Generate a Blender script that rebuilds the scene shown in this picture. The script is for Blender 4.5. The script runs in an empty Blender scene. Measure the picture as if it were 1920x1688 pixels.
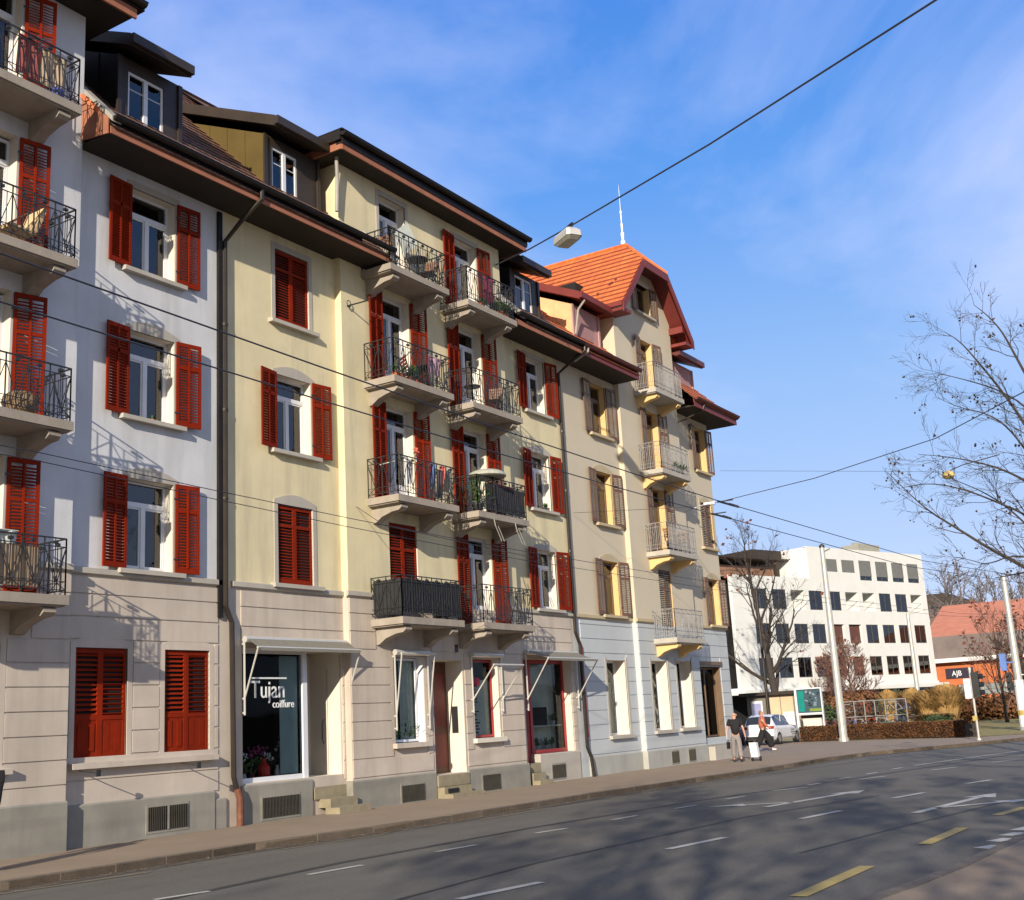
import bpy, math, random
from mathutils import Vector, Matrix, Euler
R = math.radians
SC = bpy.context.scene
COL = SC.collection

# ------------------------------------------------------------ camera, sky, sun, exposure
FOC, PITCH, ROLL, YAW, EYE = 2241.57, R(12.888), R(3.2705), R(31.787), 1.75   # focal in px of a 1920 wide frame
def cam_axes():
    cp, sp, cr, sr = math.cos(PITCH), math.sin(PITCH), math.cos(ROLL), math.sin(ROLL)
    def rl(v): return Vector((cr*v[0]+sr*v[1], -sr*v[0]+cr*v[1], v[2]))
    up, fh, rt = rl((0, -cp, sp)), rl((0, sp, cp)), rl((1, 0, 0))
    X = math.cos(YAW)*fh + math.sin(YAW)*rt
    Y = math.sin(YAW)*fh - math.cos(YAW)*rt
    return X, Y, up
AX, AY, AZ = cam_axes()      # world axes seen in the camera (x right, y down, z forward)
cd = bpy.data.cameras.new('camera'); cam = bpy.data.objects.new('camera', cd); COL.objects.link(cam)
cd.sensor_width = 36; cd.lens = FOC*36/1920; cd.clip_start = .05; cd.clip_end = 3000
def w_(v): return Vector((AX.dot(v), AY.dot(v), AZ.dot(v)))
cx_, cy_, cz_ = w_(Vector((1, 0, 0))), w_(Vector((0, -1, 0))), w_(Vector((0, 0, -1)))
cam.matrix_world = Matrix(((cx_.x, cy_.x, cz_.x, 0), (cx_.y, cy_.y, cz_.y, 0), (cx_.z, cy_.z, cz_.z, EYE), (0, 0, 0, 1)))
SC.camera = cam
def at(px, py, X=None, Y=None, Z=None):
    """measured point of the photograph on a plane of known position, in metres"""
    d = w_(Vector(((px-960)/FOC, (py-844)/FOC, 1)))
    t = X/d.x if X is not None else Y/d.y if Y is not None else (Z-EYE)/d.z
    return Vector((d.x*t, d.y*t, EYE+d.z*t))

SUNV = Vector((-2.75, -1.0, 1.04)).normalized()       # towards the sun
sl = bpy.data.lights.new('sun', 'SUN'); sl.energy = 5.0; sl.angle = R(.5); sl.color = (1, .90, .75)
so = bpy.data.objects.new('sun', sl); COL.objects.link(so)
so.rotation_euler = SUNV.to_track_quat('Z', 'Y').to_euler(); so.location = (-30, -20, 30)
wd = bpy.data.worlds.new('World'); SC.world = wd; wd.use_nodes = True
nt = wd.node_tree; N = nt.nodes; L = nt.links
bg = N['Background']; bg.inputs['Strength'].default_value = .105
sky = N.new('ShaderNodeTexSky'); sky.sky_type = 'NISHITA'; sky.sun_disc = False
sky.sun_elevation = math.asin(SUNV.z); sky.sun_rotation = math.atan2(SUNV.x, SUNV.y)
sky.altitude = 400; sky.air_density = 1.0; sky.dust_density = .4; sky.ozone_density = 3.0
tc = N.new('ShaderNodeTexCoord'); mp = N.new('ShaderNodeMapping')
mp.inputs['Scale'].default_value = (1.0, 1.2, 2.2); mp.inputs['Rotation'].default_value = (.3, .25, .5)
nz = N.new('ShaderNodeTexNoise'); nz.inputs['Scale'].default_value = 1.7; nz.inputs['Detail'].default_value = 8; nz.inputs['Roughness'].default_value = .56
nz.inputs['Distortion'].default_value = .6
cr = N.new('ShaderNodeValToRGB'); cr.color_ramp.elements[0].position = .42; cr.color_ramp.elements[1].position = .82
cr.color_ramp.elements[1].color = (.72, .72, .72, 1)
sp = N.new('ShaderNodeSeparateXYZ'); gr = N.new('ShaderNodeValToRGB'); L.new(tc.outputs['Generated'], sp.inputs[0]); L.new(sp.outputs['Z'], gr.inputs[0])
els = gr.color_ramp.elements; els[0].position = 0; els[0].color = (.64, .73, 1.0, 1); els[1].position = .62; els[1].color = (.050, .235, .82, 1)
for p_, c_ in ((.10, (.53, .67, 1.0, 1)), (.26, (.33, .55, .97, 1)), (.42, (.125, .37, .93, 1))): e_ = els.new(p_); e_.color = c_
gs_ = N.new('ShaderNodeVectorMath'); gs_.operation = 'SCALE'; gs_.inputs['Scale'].default_value = 7.3; L.new(gr.outputs[0], gs_.inputs[0])
dt = N.new('ShaderNodeVectorMath'); dt.operation = 'DOT_PRODUCT'; dt.inputs[1].default_value = SUNV; L.new(tc.outputs['Generated'], dt.inputs[0])
mr = N.new('ShaderNodeMapRange'); mr.inputs['From Min'].default_value = -.15; mr.inputs['From Max'].default_value = .55; L.new(dt.outputs['Value'], mr.inputs['Value'])
pale = N.new('ShaderNodeMix'); pale.data_type = 'RGBA'; pale.inputs['B'].default_value = (2.2, 2.45, 2.8, 1); L.new(mr.outputs[0], pale.inputs['Factor']); L.new(gs_.outputs[0], pale.inputs['A'])   # paler, hazier sky on the sun's side
m0 = N.new('ShaderNodeMix'); m0.data_type = 'RGBA'; m0.inputs['Factor'].default_value = .88; L.new(sky.outputs[0], m0.inputs['A']); L.new(pale.outputs['Result'], m0.inputs['B'])
mx = N.new('ShaderNodeMix'); mx.data_type = 'RGBA'; mx.inputs['B'].default_value = (6.0, 6.4, 8.8, 1)
L.new(tc.outputs['Generated'], mp.inputs['Vector']); L.new(mp.outputs[0], nz.inputs['Vector']); L.new(nz.outputs['Fac'], cr.inputs[0])
L.new(m0.outputs['Result'], mx.inputs['A']); L.new(cr.outputs[0], mx.inputs['Factor'])
L.new(mx.outputs['Result'], bg.inputs['Color'])
vs = SC.view_settings; vs.view_transform = 'Standard'; vs.look = 'None'; vs.exposure = 0.40; vs.gamma = 1; vs.use_curve_mapping = False
SC.cycles.max_bounces = 6; SC.cycles.diffuse_bounces = 3; SC.cycles.glossy_bounces = 3; SC.cycles.transparent_max_bounces = 12
SC.cycles.use_denoising = True

# ------------------------------------------------------------ materials
def _mat(name):
    m = bpy.data.materials.new(name); m.use_nodes = True
    n = m.node_tree; return m, n, n.nodes['Principled BSDF']
def _noise(n, scale, detail=4, rough=.6, sc=(1, 1, 1), dist=0):
    g = n.nodes.new('ShaderNodeNewGeometry'); mp = n.nodes.new('ShaderNodeMapping'); mp.inputs['Scale'].default_value = sc
    t = n.nodes.new('ShaderNodeTexNoise'); t.inputs['Scale'].default_value = scale; t.inputs['Detail'].default_value = detail
    t.inputs['Roughness'].default_value = rough; t.inputs['Distortion'].default_value = dist
    n.links.new(g.outputs['Position'], mp.inputs[0]); n.links.new(mp.outputs[0], t.inputs['Vector']); return t.outputs['Fac']
def _ramp(n, fac, a, b, ca=(0, 0, 0, 1), cb=(1, 1, 1, 1)):
    r = n.nodes.new('ShaderNodeValToRGB'); e = r.color_ramp.elements
    e[0].position, e[1].position, e[0].color, e[1].color = a, b, ca, cb
    n.links.new(fac, r.inputs[0]); return r.outputs[0]
def _mix(n, fac, A, B, mode='MIX'):
    x = n.nodes.new('ShaderNodeMix'); x.data_type = 'RGBA'; x.blend_type = mode
    for s, v in (('Factor', fac), ('A', A), ('B', B)):
        if hasattr(v, 'is_linked') or isinstance(v, bpy.types.NodeSocket): n.links.new(v, x.inputs[s])
        elif s == 'Factor': x.inputs[s].default_value = v
        else: x.inputs[s].default_value = (*v[:3], 1)
    return x.outputs['Result']
def mat(name, col, rough=.7, var=.12, scale=3, bump=0, bscale=60, metal=0, spec=.4, streak=0, dirt=None, fine=0, ss=(2.2, 2.2, .22), rnd=0):
    m, n, b = _mat(name)
    dk = tuple(c*(1-var) for c in col); lt = tuple(min(1, c*(1+var)) for c in col)
    c = _mix(n, _ramp(n, _noise(n, scale, 6), .3, .7), dk, lt)
    if fine: c = _mix(n, _ramp(n, _noise(n, 45, 3), .35, .7), c, tuple(x*(1-fine) for x in col))
    if streak:
        s = _ramp(n, _noise(n, 1.0, 5, .65, ss), .48, .78)
        x = n.nodes.new('ShaderNodeMath'); x.operation = 'MULTIPLY'; x.inputs[1].default_value = streak; n.links.new(s, x.inputs[0])
        c = _mix(n, x.outputs[0], c, dirt or tuple(v*.55 for v in col))
    if rnd:
        oi = n.nodes.new('ShaderNodeObjectInfo'); c = _mix(n, oi.outputs['Random'], c, tuple(v*(1-rnd) for v in col))
    n.links.new(c, b.inputs['Base Color'])
    b.inputs['Roughness'].default_value = rough; b.inputs['Metallic'].default_value = metal; b.inputs['Specular IOR Level'].default_value = spec
    if bump:
        bp = n.nodes.new('ShaderNodeBump'); bp.inputs['Strength'].default_value = bump; bp.inputs['Distance'].default_value = .02
        n.links.new(_noise(n, bscale, 4), bp.inputs['Height']); n.links.new(bp.outputs[0], b.inputs['Normal'])
    return m
def glass(name, tint=(.55, .62, .66), body=.25, rough=.03):
    m = bpy.data.materials.new(name); m.use_nodes = True; n = m.node_tree; n.nodes.remove(n.nodes['Principled BSDF'])
    tr = n.nodes.new('ShaderNodeBsdfTransparent'); tr.inputs[0].default_value = (*tint, 1)
    gl = n.nodes.new('ShaderNodeBsdfGlossy'); gl.inputs['Roughness'].default_value = rough
    fr = n.nodes.new('ShaderNodeLayerWeight'); fr.inputs['Blend'].default_value = body
    bp = n.nodes.new('ShaderNodeBump'); bp.inputs['Strength'].default_value = .12; bp.inputs['Distance'].default_value = .02
    n.links.new(_noise(n, 1.3, 2), bp.inputs['Height']); n.links.new(bp.outputs[0], gl.inputs['Normal'])
    ms = n.nodes.new('ShaderNodeMixShader'); n.links.new(fr.outputs['Fresnel'], ms.inputs[0])
    n.links.new(tr.outputs[0], ms.inputs[1]); n.links.new(gl.outputs[0], ms.inputs[2])
    n.links.new(ms.outputs[0], n.nodes['Material Output'].inputs['Surface']); return m
def tile(name, c1, c2, c3, ax='X', w=.21, bs=.8):
    """roof tiles: columns along one axis, random tint per tile"""
    m, n, b = _mat(name)
    g = n.nodes.new('ShaderNodeNewGeometry'); sx = n.nodes.new('ShaderNodeSeparateXYZ'); n.links.new(g.outputs['Position'], sx.inputs[0])
    mu = n.nodes.new('ShaderNodeMath'); mu.operation = 'MULTIPLY'; mu.inputs[1].default_value = 2*math.pi/w; n.links.new(sx.outputs[ax], mu.inputs[0])
    si = n.nodes.new('ShaderNodeMath'); si.operation = 'SINE'; n.links.new(mu.outputs[0], si.inputs[0])
    vo = n.nodes.new('ShaderNodeTexVoronoi'); vo.inputs['Scale'].default_value = 3.6; n.links.new(g.outputs['Position'], vo.inputs['Vector'])
    hv = n.nodes.new('ShaderNodeSeparateColor'); n.links.new(vo.outputs['Color'], hv.inputs[0])
    c = _mix(n, hv.outputs[0], c1, c2); c = _mix(n, _ramp(n, _noise(n, 1.6, 6, .7), .5, .72), c, c3)
    n.links.new(c, b.inputs['Base Color']); b.inputs['Roughness'].default_value = .8
    bp = n.nodes.new('ShaderNodeBump'); bp.inputs['Strength'].default_value = bs; bp.inputs['Distance'].default_value = .03
    n.links.new(si.outputs[0], bp.inputs['Height']); n.links.new(bp.outputs[0], b.inputs['Normal']); return m
M = {}
M['lilac'] = mat('white_stucco', (.58, .585, .60), .9, .09, .9, .25, 70, streak=.7, dirt=(.42, .42, .42))
M['cream'] = mat('cream_stucco', (.67, .585, .37), .9, .09, .9, .25, 70, streak=.75, dirt=(.44, .39, .26))
M['beige'] = mat('beige_stucco', (.56, .49, .37), .9, .04, .7, .25, 70, streak=.15, dirt=(.42, .38, .30))
M['rust'] = mat('pinkish_render', (.52, .45, .375), .9, .11, .9, .25, 60, streak=.75, dirt=(.36, .30, .245))
M['bluegrey'] = mat('blue_grey_render', (.47, .495, .505), .9, .05, .8, .2, 60, streak=.2, dirt=(.36, .38, .38))
M['plinth'] = mat('grey_plinth', (.265, .25, .21), .9, .15, 1.2, .3, 40, streak=.5, dirt=(.16, .15, .13))
M['plinth2'] = mat('pale_plinth', (.37, .365, .33), .9, .1, 1.2, .3, 40, streak=.4, dirt=(.22, .21, .2))
M['stone'] = mat('grey_stone', (.42, .385, .33), .85, .08, 2, .2, 60, streak=.3, dirt=(.25, .23, .21))
M['sandstone'] = mat('sandstone', (.46, .38, .24), .85, .08, 2, .2, 60)
M['jamb'] = mat('pale_jamb', (.66, .60, .50), .85, .05, 2, .1)
M['ochre'] = mat('ochre_jamb', (.66, .45, .20), .8, .06, 2, .1)
M['concrete'] = mat('balcony_concrete', (.32, .275, .225), .9, .12, 3, .3, 50, streak=.5, dirt=(.2, .17, .14))
M['red'] = mat('red_paint', (.225, .018, .003), .7, .18, 2.5, .05, 40, spec=.1, streak=.6, dirt=(.12, .016, .008), rnd=.3)
M['dkred'] = mat('dark_red_paint', (.17, .028, .022), .55, .15, 2, .05)
M['brownred'] = mat('brown_red_frame', (.15, .075, .045), .55, .2, 3)
M['maroon'] = mat('maroon_paint', (.12, .028, .024), .5, .15, 2)
M['slat'] = mat('glare_pale_slat', (.46, .41, .32), .5, .2, 4)  # brown louvres made pale, low sun glare put into the colour
M['white'] = mat('white_window_paint', (.66, .67, .70), .4, .04, 3, spec=.5)
M['brownframe'] = mat('brown_window_paint', (.16, .10, .06), .5, .1, 3)
M['iron'] = mat('black_iron', (.018, .018, .019), .5, .2, 8, spec=.5)
M['greyiron'] = mat('grey_iron', (.30, .29, .28), .5, .15, 8, metal=.3)
M['pipe'] = mat('brown_downpipe', (.035, .027, .02), .45, .2, 2, metal=.3)
M['rustpipe'] = mat('rusty_pipe', (.15, .055, .03), .7, .35, 6)
M['gutter'] = mat('dark_gutter', (.018, .014, .012), .5, .3, 3, metal=.3)
M['fascia'] = mat('salmon_fascia', (.32, .125, .07), .7, .18, 2.5, .05)
M['soffit'] = mat('brown_soffit', (.028, .021, .015), .8, .15, 3)
M['dormer'] = mat('dark_brown_metal', (.036, .025, .017), .5, .2, 2)
M['olive'] = mat('olive_metal_sheet', (.12, .082, .022), .55, .12, 1.5, metal=.25)
M['copper'] = mat('copper_sheet', (.86, .50, .26), .42, .16, 1.8, .1, 3, metal=.2)
M['blind'] = mat('pink_blind', (.42, .24, .23), .7, .06, 3)
M['tile_old'] = tile('old_brown_tile', (.11, .050, .032), (.20, .10, .066), (.05, .035, .025))
M['tile_orange'] = tile('orange_tile_street', (.44, .12, .05), (.56, .17, .06), (.30, .08, .035))
M['tile_orange_y'] = tile('orange_tile_side', (.58, .135, .028), (.68, .185, .045), (.42, .095, .028), 'Y', .3, .35)
M['glass'] = glass('window_glass', (.86, .90, .92), .45)
M['shopglass'] = glass('shop_glass', (.80, .83, .83), .10)
M['curtain'] = mat('net_curtain', (.64, .67, .66), .9, .1, 6)
M['curtainw'] = mat('white_curtain', (.60, .64, .58), .9, .1, 6)
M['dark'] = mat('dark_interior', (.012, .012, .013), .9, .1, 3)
M['lead'] = mat('grey_flashing', (.32, .30, .26), .6, .1, 4)
M['asphalt'] = mat('asphalt', (.160, .148, .125), .85, .16, .35, .6, 90, spec=.3, fine=.35, streak=.55, dirt=(.105, .096, .080), ss=(.16, .9, 1))
M['pave'] = mat('brown_pavement_asphalt', (.33, .25, .175), .9, .12, .8, .5, 80, fine=.3, streak=.45, dirt=(.24, .17, .11), ss=(.5, .8, 1))
M['kerb'] = mat('kerb_stone', (.15, .12, .09), .85, .3, 5, .3, 50)
M['paint'] = mat('road_paint', (.50, .48, .43), .7, .15, 6, fine=.25)
M['ypaint'] = mat('yellow_road_paint', (.46, .34, .10), .7, .2, 6, fine=.25)
M['ypaint2'] = mat('worn_yellow_paint', (.22, .19, .13), .8, .2, 6, fine=.3)
M['tar'] = mat('tar_joint', (.040, .038, .036), .7, .2, 3)
M['grate'] = mat('cellar_grate', (.05, .045, .035), .6, .2, 10)
M['awn'] = mat('grey_awning_frame', (.62, .60, .55), .4, .05, 5, metal=.4)
M['awncloth'] = mat('grey_awning_cloth', (.20, .185, .15), .8, .08, 8)
M['wooddoor'] = mat('dark_red_wood', (.12, .045, .025), .5, .2, 3)
M['shopred'] = mat('shop_red_frame', (.34, .035, .035), .45, .1, 3)
M['stepstone'] = mat('step_stone', (.27, .23, .15), .9, .15, 4, .3)
M['yellowgreen'] = mat('dry_grass', (.25, .20, .06), .9, .3, 5)
M['white_wall'] = mat('white_block_render', (.64, .645, .62), .9, .04, 1, streak=.12, dirt=(.50, .49, .45))
M['lbl'] = mat('white_lettering', (.75, .77, .78), .6, .02, 3)
M['bark'] = mat('dark_bark', (.045, .036, .03), .9, .3, 6)
M['bark2'] = mat('reddish_twigs', (.16, .085, .065), .9, .3, 3)
M['bark3'] = mat('grey_twigs', (.15, .125, .12), .9, .3, 1)
M['wire'] = mat('overhead_wire', (.03, .03, .035), .5, .1, 3)
M['steel'] = mat('galvanised_pole', (.44, .43, .39), .45, .08, 3, metal=.3)

# ------------------------------------------------------------ mesh helpers
WL = {}
def wl(o): return WL.get(o.name, Vector((0, 0, 0))) if o is not None else Vector((0, 0, 0))
def tag(o, label=None, cat=None, group=None, kind=None):
    if label: o['label'] = label
    if cat: o['category'] = cat
    if group: o['group'] = group
    if kind: o['kind'] = kind
    return o
def empty(name, loc, label=None, cat=None, group=None, rz=0):
    o = bpy.data.objects.new(name, None); COL.objects.link(o); o.location = loc; o.rotation_euler = (0, 0, rz)
    o.empty_display_size = .2; WL[o.name] = Vector(loc); return tag(o, label, cat, group)
class MB:
    def __init__(s): s.v = []; s.f = []; s.m = []
    def face(s, pts, m=0):
        b = len(s.v); s.v += [tuple(p) for p in pts]; s.f.append(tuple(range(b, b+len(pts)))); s.m.append(m)
    def box(s, x0, x1, y0, y1, z0, z1, m=0):
        b = len(s.v)
        s.v += [(x0, y0, z0), (x1, y0, z0), (x1, y1, z0), (x0, y1, z0), (x0, y0, z1), (x1, y0, z1), (x1, y1, z1), (x0, y1, z1)]
        for q in ((0, 3, 2, 1), (4, 5, 6, 7), (0, 1, 5, 4), (1, 2, 6, 5), (2, 3, 7, 6), (3, 0, 4, 7)):
            s.f.append(tuple(b+i for i in q)); s.m.append(m)
    def obox(s, c, a, b_, c_, m=0):
        """box from a centre and three half vectors"""
        c, a, b_, c_ = map(Vector, (c, a, b_, c_)); b = len(s.v)
        for k in ((-1, -1, -1), (1, -1, -1), (1, 1, -1), (-1, 1, -1), (-1, -1, 1), (1, -1, 1), (1, 1, 1), (-1, 1, 1)):
            s.v.append(tuple(c+a*k[0]+b_*k[1]+c_*k[2]))
        for q in ((0, 3, 2, 1), (4, 5, 6, 7), (0, 1, 5, 4), (1, 2, 6, 5), (2, 3, 7, 6), (3, 0, 4, 7)):
            s.f.append(tuple(b+i for i in q)); s.m.append(m)
    def bar(s, p, q, w, h=None, m=0):
        p, q = Vector(p), Vector(q); d = q-p
        if d.length < 1e-5: return
        d2 = d.normalized(); u = Vector((0, 0, 1)) if abs(d2.z) < .95 else Vector((0, 1, 0))
        a = d2.cross(u).normalized(); b = a.cross(d2)
        s.obox((p+q)/2, d/2, a*w/2, b*(h or w)/2, m)
    def tube(s, pts, r, n=6, m=0, cap=True):
        pts = [Vector(p) for p in pts]; rs = r if isinstance(r, (list, tuple)) else [r]*len(pts)
        base = len(s.v); pa = None
        for i, p in enumerate(pts):
            d = (pts[min(i+1, len(pts)-1)]-pts[max(i-1, 0)])
            d = d.normalized() if d.length > 1e-9 else Vector((0, 0, 1))
            if pa is None:
                u = Vector((0, 0, 1)) if abs(d.z) < .9 else Vector((1, 0, 0)); a = d.cross(u).normalized()
            else:
                a = (pa-d*pa.dot(d)); a = a.normalized() if a.length > 1e-6 else pa
            pa = a; b = d.cross(a)
            for k in range(n):
                t = 2*math.pi*k/n; s.v.append(tuple(p+(a*math.cos(t)+b*math.sin(t))*rs[i]))
        for i in range(len(pts)-1):
            for k in range(n):
                k2 = (k+1) % n; s.f.append((base+i*n+k, base+i*n+k2, base+(i+1)*n+k2, base+(i+1)*n+k)); s.m.append(m)
        if cap:
            s.f.append(tuple(base+k for k in reversed(range(n)))); s.m.append(m)
            s.f.append(tuple(base+(len(pts)-1)*n+k for k in range(n))); s.m.append(m)
    def lathe(s, prof, c=(0, 0, 0), n=16, m=0):
        """profile of (radius, z) turned round the vertical through c"""
        base = len(s.v)
        for r, z in prof:
            for k in range(n):
                t = 2*math.pi*k/n; s.v.append((c[0]+r*math.cos(t), c[1]+r*math.sin(t), c[2]+z))
        for i in range(len(prof)-1):
            for k in range(n):
                k2 = (k+1) % n; s.f.append((base+i*n+k, base+i*n+k2, base+(i+1)*n+k2, base+(i+1)*n+k)); s.m.append(m)
        s.f.append(tuple(base+k for k in reversed(range(n)))); s.m.append(m)
        s.f.append(tuple(base+(len(prof)-1)*n+k for k in range(n))); s.m.append(m)
    def prism(s, poly, ext, m=0):
        """polygon (3d points) extruded by the vector ext"""
        poly = [Vector(p) for p in poly]; e = Vector(ext); n = len(poly)
        s.face(poly, m); s.face([p+e for p in reversed(poly)], m)
        for i in range(n):
            a, b = poly[i], poly[(i+1) % n]; s.face([b, a, a+e, b+e], m)
    def ball(s, c, r, m=0, n=6, sz=1):
        s.lathe([(r*.02, -r*sz)]+[(r*math.cos(t), r*sz*math.sin(t)) for t in [R(-60), R(-30), 0, R(30), R(60)]]+[(r*.02, r*sz)], c, n, m)
    def mesh(s, name, mats, off=(0, 0, 0), smooth=False):
        me = bpy.data.meshes.new(name); o = Vector(off)
        me.from_pydata([(x-o.x, y-o.y, z-o.z) for x, y, z in s.v], [], s.f)
        for m in (mats if isinstance(mats, (list, tuple)) else [mats]): me.materials.append(m)
        me.polygons.foreach_set('material_index', s.m)
        if smooth: me.polygons.foreach_set('use_smooth', [True]*len(s.f))
        me.update(); return me
    def build(s, name, mats, parent=None, label=None, cat=None, group=None, kind=None, smooth=False):
        """vertices are in world metres; the object sits at its parent's place"""
        o = bpy.data.objects.new(name, s.mesh(name, mats, wl(parent), smooth)); COL.objects.link(o)
        if parent is not None: o.parent = parent
        WL[o.name] = wl(parent); return tag(o, label, cat, group, kind)
def inst(name, me, parent, loc, rz=0, scale=None, rot=None):
    """object on a shared mesh; loc in world metres"""
    o = bpy.data.objects.new(name, me); COL.objects.link(o); o.parent = parent
    o.location = Vector(loc)-wl(parent); o.rotation_euler = rot or (0, 0, rz)
    if scale: o.scale = scale
    WL[o.name] = Vector(loc); return o
def lerp(a, b, t): return Vector(a)*(1-t)+Vector(b)*t
# ------------------------------------------------------------ architecture builders
YL, YR = 18.95, 18.75          # recessed and projecting facade planes
def gz(x): return .14*min(1.3, max(0, (22-x)/9))      # the street rises gently to the left

def wall_face(mb, x0, x1, z0, z1, Y, ops, m=0, depth=.3):
    """street facing wall with real openings; ops = (xa, xb, za, zb, material of the reveal[, depth])"""
    ops = [o for o in ops if o[0] < x1 and o[1] > x0 and o[2] < z1 and o[3] > z0]
    zs = sorted({z0, z1} | {v for o in ops for v in (o[2], o[3]) if z0 < v < z1})
    for za, zb in zip(zs, zs[1:]):
        zm = (za+zb)/2; cut = sorted((max(o[0], x0), min(o[1], x1)) for o in ops if o[2] < zm < o[3]); x = x0
        for a, b in cut:
            if a > x: mb.face([(x, Y, za), (a, Y, za), (a, Y, zb), (x, Y, zb)], m)
            x = max(x, b)
        if x < x1: mb.face([(x, Y, za), (x1, Y, za), (x1, Y, zb), (x, Y, zb)], m)
    for o in ops:
        a, b, c, d, rm = o[:5]; e = Y+(o[5] if len(o) > 5 else depth); c2, d2 = max(c, z0), min(d, z1)
        mb.face([(a, Y, c2), (a, e, c2), (a, e, d2), (a, Y, d2)], rm); mb.face([(b, Y, d2), (b, e, d2), (b, e, c2), (b, Y, c2)], rm)
        if d <= z1: mb.face([(a, Y, d), (a, e, d), (b, e, d), (b, Y, d)], rm)
        if c >= z0: mb.face([(a, Y, c), (b, Y, c), (b, e, c), (a, e, c)], rm)
def courses(mb, x0, x1, z0, z1, Y, ops, h=.43, m=0, pad=.13, skip=()):
    """rusticated courses standing 14 mm proud with open joints"""
    z = z0
    while z < z1-.05:
        zb = min(z+h-.032, z1); zm = (z+zb)/2
        cut = sorted((o[0]-pad, o[1]+pad) for o in ops if o[2]-.10 < zm < o[3]+.16) + sorted((a, b) for a, b, c, d in skip if c < zm < d)
        x = x0
        for a, b in sorted(cut):
            if a > x+.02: mb.box(x, min(a, x1), Y-.02, Y+.02, z, zb, m)
            x = max(x, b)
        if x < x1-.02: mb.box(x, x1, Y-.02, Y+.02, z, zb, m)
        z += h

# ---- shutters: louvred leaves, hinge at the origin, leaf along +x
def shutter_mesh(w, h, ms, split=.70, panels=False, mid=True, pitch=.062, sh=.019):
    b = MB(); t = .018; zs = 0
    b.box(0, .062, -t, t, 0, h); b.box(w-.062, w, -t, t, 0, h)
    b.box(.062, w-.062, -t, t, h-.09, h); b.box(.062, w-.062, -t, t, 0, .11)
    zr = h*.38 if panels else h*split
    b.box(.062, w-.062, -t, t, zr-.04, zr+.04)
    if mid: b.box(w/2-.022, w/2+.022, -t-.012, t, .11, h-.09)
    if panels:
        b.box(.062, w-.062, -.006, .006, .11, zr-.04)
        for a, c in ((.062, w/2-.022), (w/2+.022, w-.062)):
            b.box(a+.05, c-.05, -.02, .012, .18, zr-.10)
        zs = zr
    z = max(.11, zs+.04)+.02
    while z < h-.11:
        if abs(z-zr) > .055:
            for a, c in (((.062, w/2-.022), (w/2+.022, w-.062)) if mid else ((.062, w-.062),)):
                b.obox(((a+c)/2, 0, z), ((c-a)/2, 0, 0), (0, sh*.95, sh), (0, .003, -.0035), 1)
        z += pitch
    for hz in (.28, h-.32): b.box(-.05, .05, -t-.008, -t, hz-.018, hz+.018, 2)
    return b.mesh('shutter', ms)
SH = {}
def shutter(key, w, h, ms, **k):
    q = (key, round(w, 3), round(h, 3))
    if q not in SH: SH[q] = shutter_mesh(w, h, ms, **k)
    return SH[q]

# ---- window: frame, pane, curtain, sill, surround, shutters
WM = {}
def win_meshes(w, h, door, fm):
    q = (round(w, 3), round(h, 3), door, fm)
    if q in WM: return WM[q]
    f = MB(); t = .055; y0, y1 = .235, .30; zt = h-.48 if h > 1.2 else h*.999
    f.box(0, t, y0, y1, 0, h); f.box(w-t, w, y0, y1, 0, h); f.box(t, w-t, y0, y1, h-t, h); f.box(t, w-t, y0, y1, 0, t+.02)
    top = h-t
    if h > 1.2: f.box(t, w-t, y0-.01, y1, zt-.05, zt+.05); top = zt-.05
    f.box(w/2-.05, w/2+.05, y0-.018, y1, t+.02, top)
    for a, c in ((t, w/2-.05), (w/2+.05, w-t)):      # casement stiles
        f.box(a, a+.035, y0+.008, y1-.01, t+.02, top); f.box(c-.035, c, y0+.008, y1-.01, t+.02, top)
        f.box(a+.035, c-.035, y0+.008, y1-.01, t+.02, t+.055); f.box(a+.035, c-.035, y0+.008, y1-.01, top-.04, top)
        if door: f.box(a+.035, c-.035, y0+.008, y1-.01, t+.055, .62)
    p = MB(); p.box(t*.5, w-t*.5, .268, .276, t*.5, h-t*.5)
    WM[q] = (f.mesh('window_frame', M[fm]), p.mesh('pane', M['glass'])); return WM[q]
CM = {}
def curtain_mesh(w, h, kind):
    q = (round(w, 2), round(h, 2), kind)
    if q in CM: return CM[q]
    b = MB()
    spans = {'full': [(0, w)], 'sides': [(0, w*.38), (w*.62, w)], 'right': [(0, w*.2), (w*.48, w)], 'half': [(0, w)]}[kind]
    for a, c in spans:
        n = max(4, int((c-a)/.045)); pts = []
        for i in range(n+1): pts.append((a+(c-a)*i/n, .325+.018*math.sin(i*1.9)+.012*math.sin(i*.7)))
        for (xa, ya), (xb, yb) in zip(pts, pts[1:]): b.face([(xa, ya, 0), (xb, yb, 0), (xb, yb, h), (xa, ya, h)])
    CM[q] = b.mesh('curtain', M['curtain']); return CM[q]
SM = {}
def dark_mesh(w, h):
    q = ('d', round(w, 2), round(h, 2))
    if q not in CM: b = MB(); b.face([(0, .10, 0), (w, .10, 0), (w, .10, h), (0, .10, h)]); CM[q] = b.mesh('shade_sheet', M['dark'])  # dark sheet close behind closed slats, paints the shade in their gaps
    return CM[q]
def sill_mesh(w, mt, th=.11, out=.15, over=.24):
    q = (round(w, 3), mt, th, out)
    if q not in SM:
        b = MB(); a, c = -over, w+over
        b.prism([(a, -out, -th), (a, .02, -th), (a, .02, 0), (a, -out, -.02)], (c-a, 0, 0)); b.box(0, w, .02, .24, -.04, 0)
        SM[q] = b.mesh('sill', M[mt])
    return SM[q]
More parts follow.
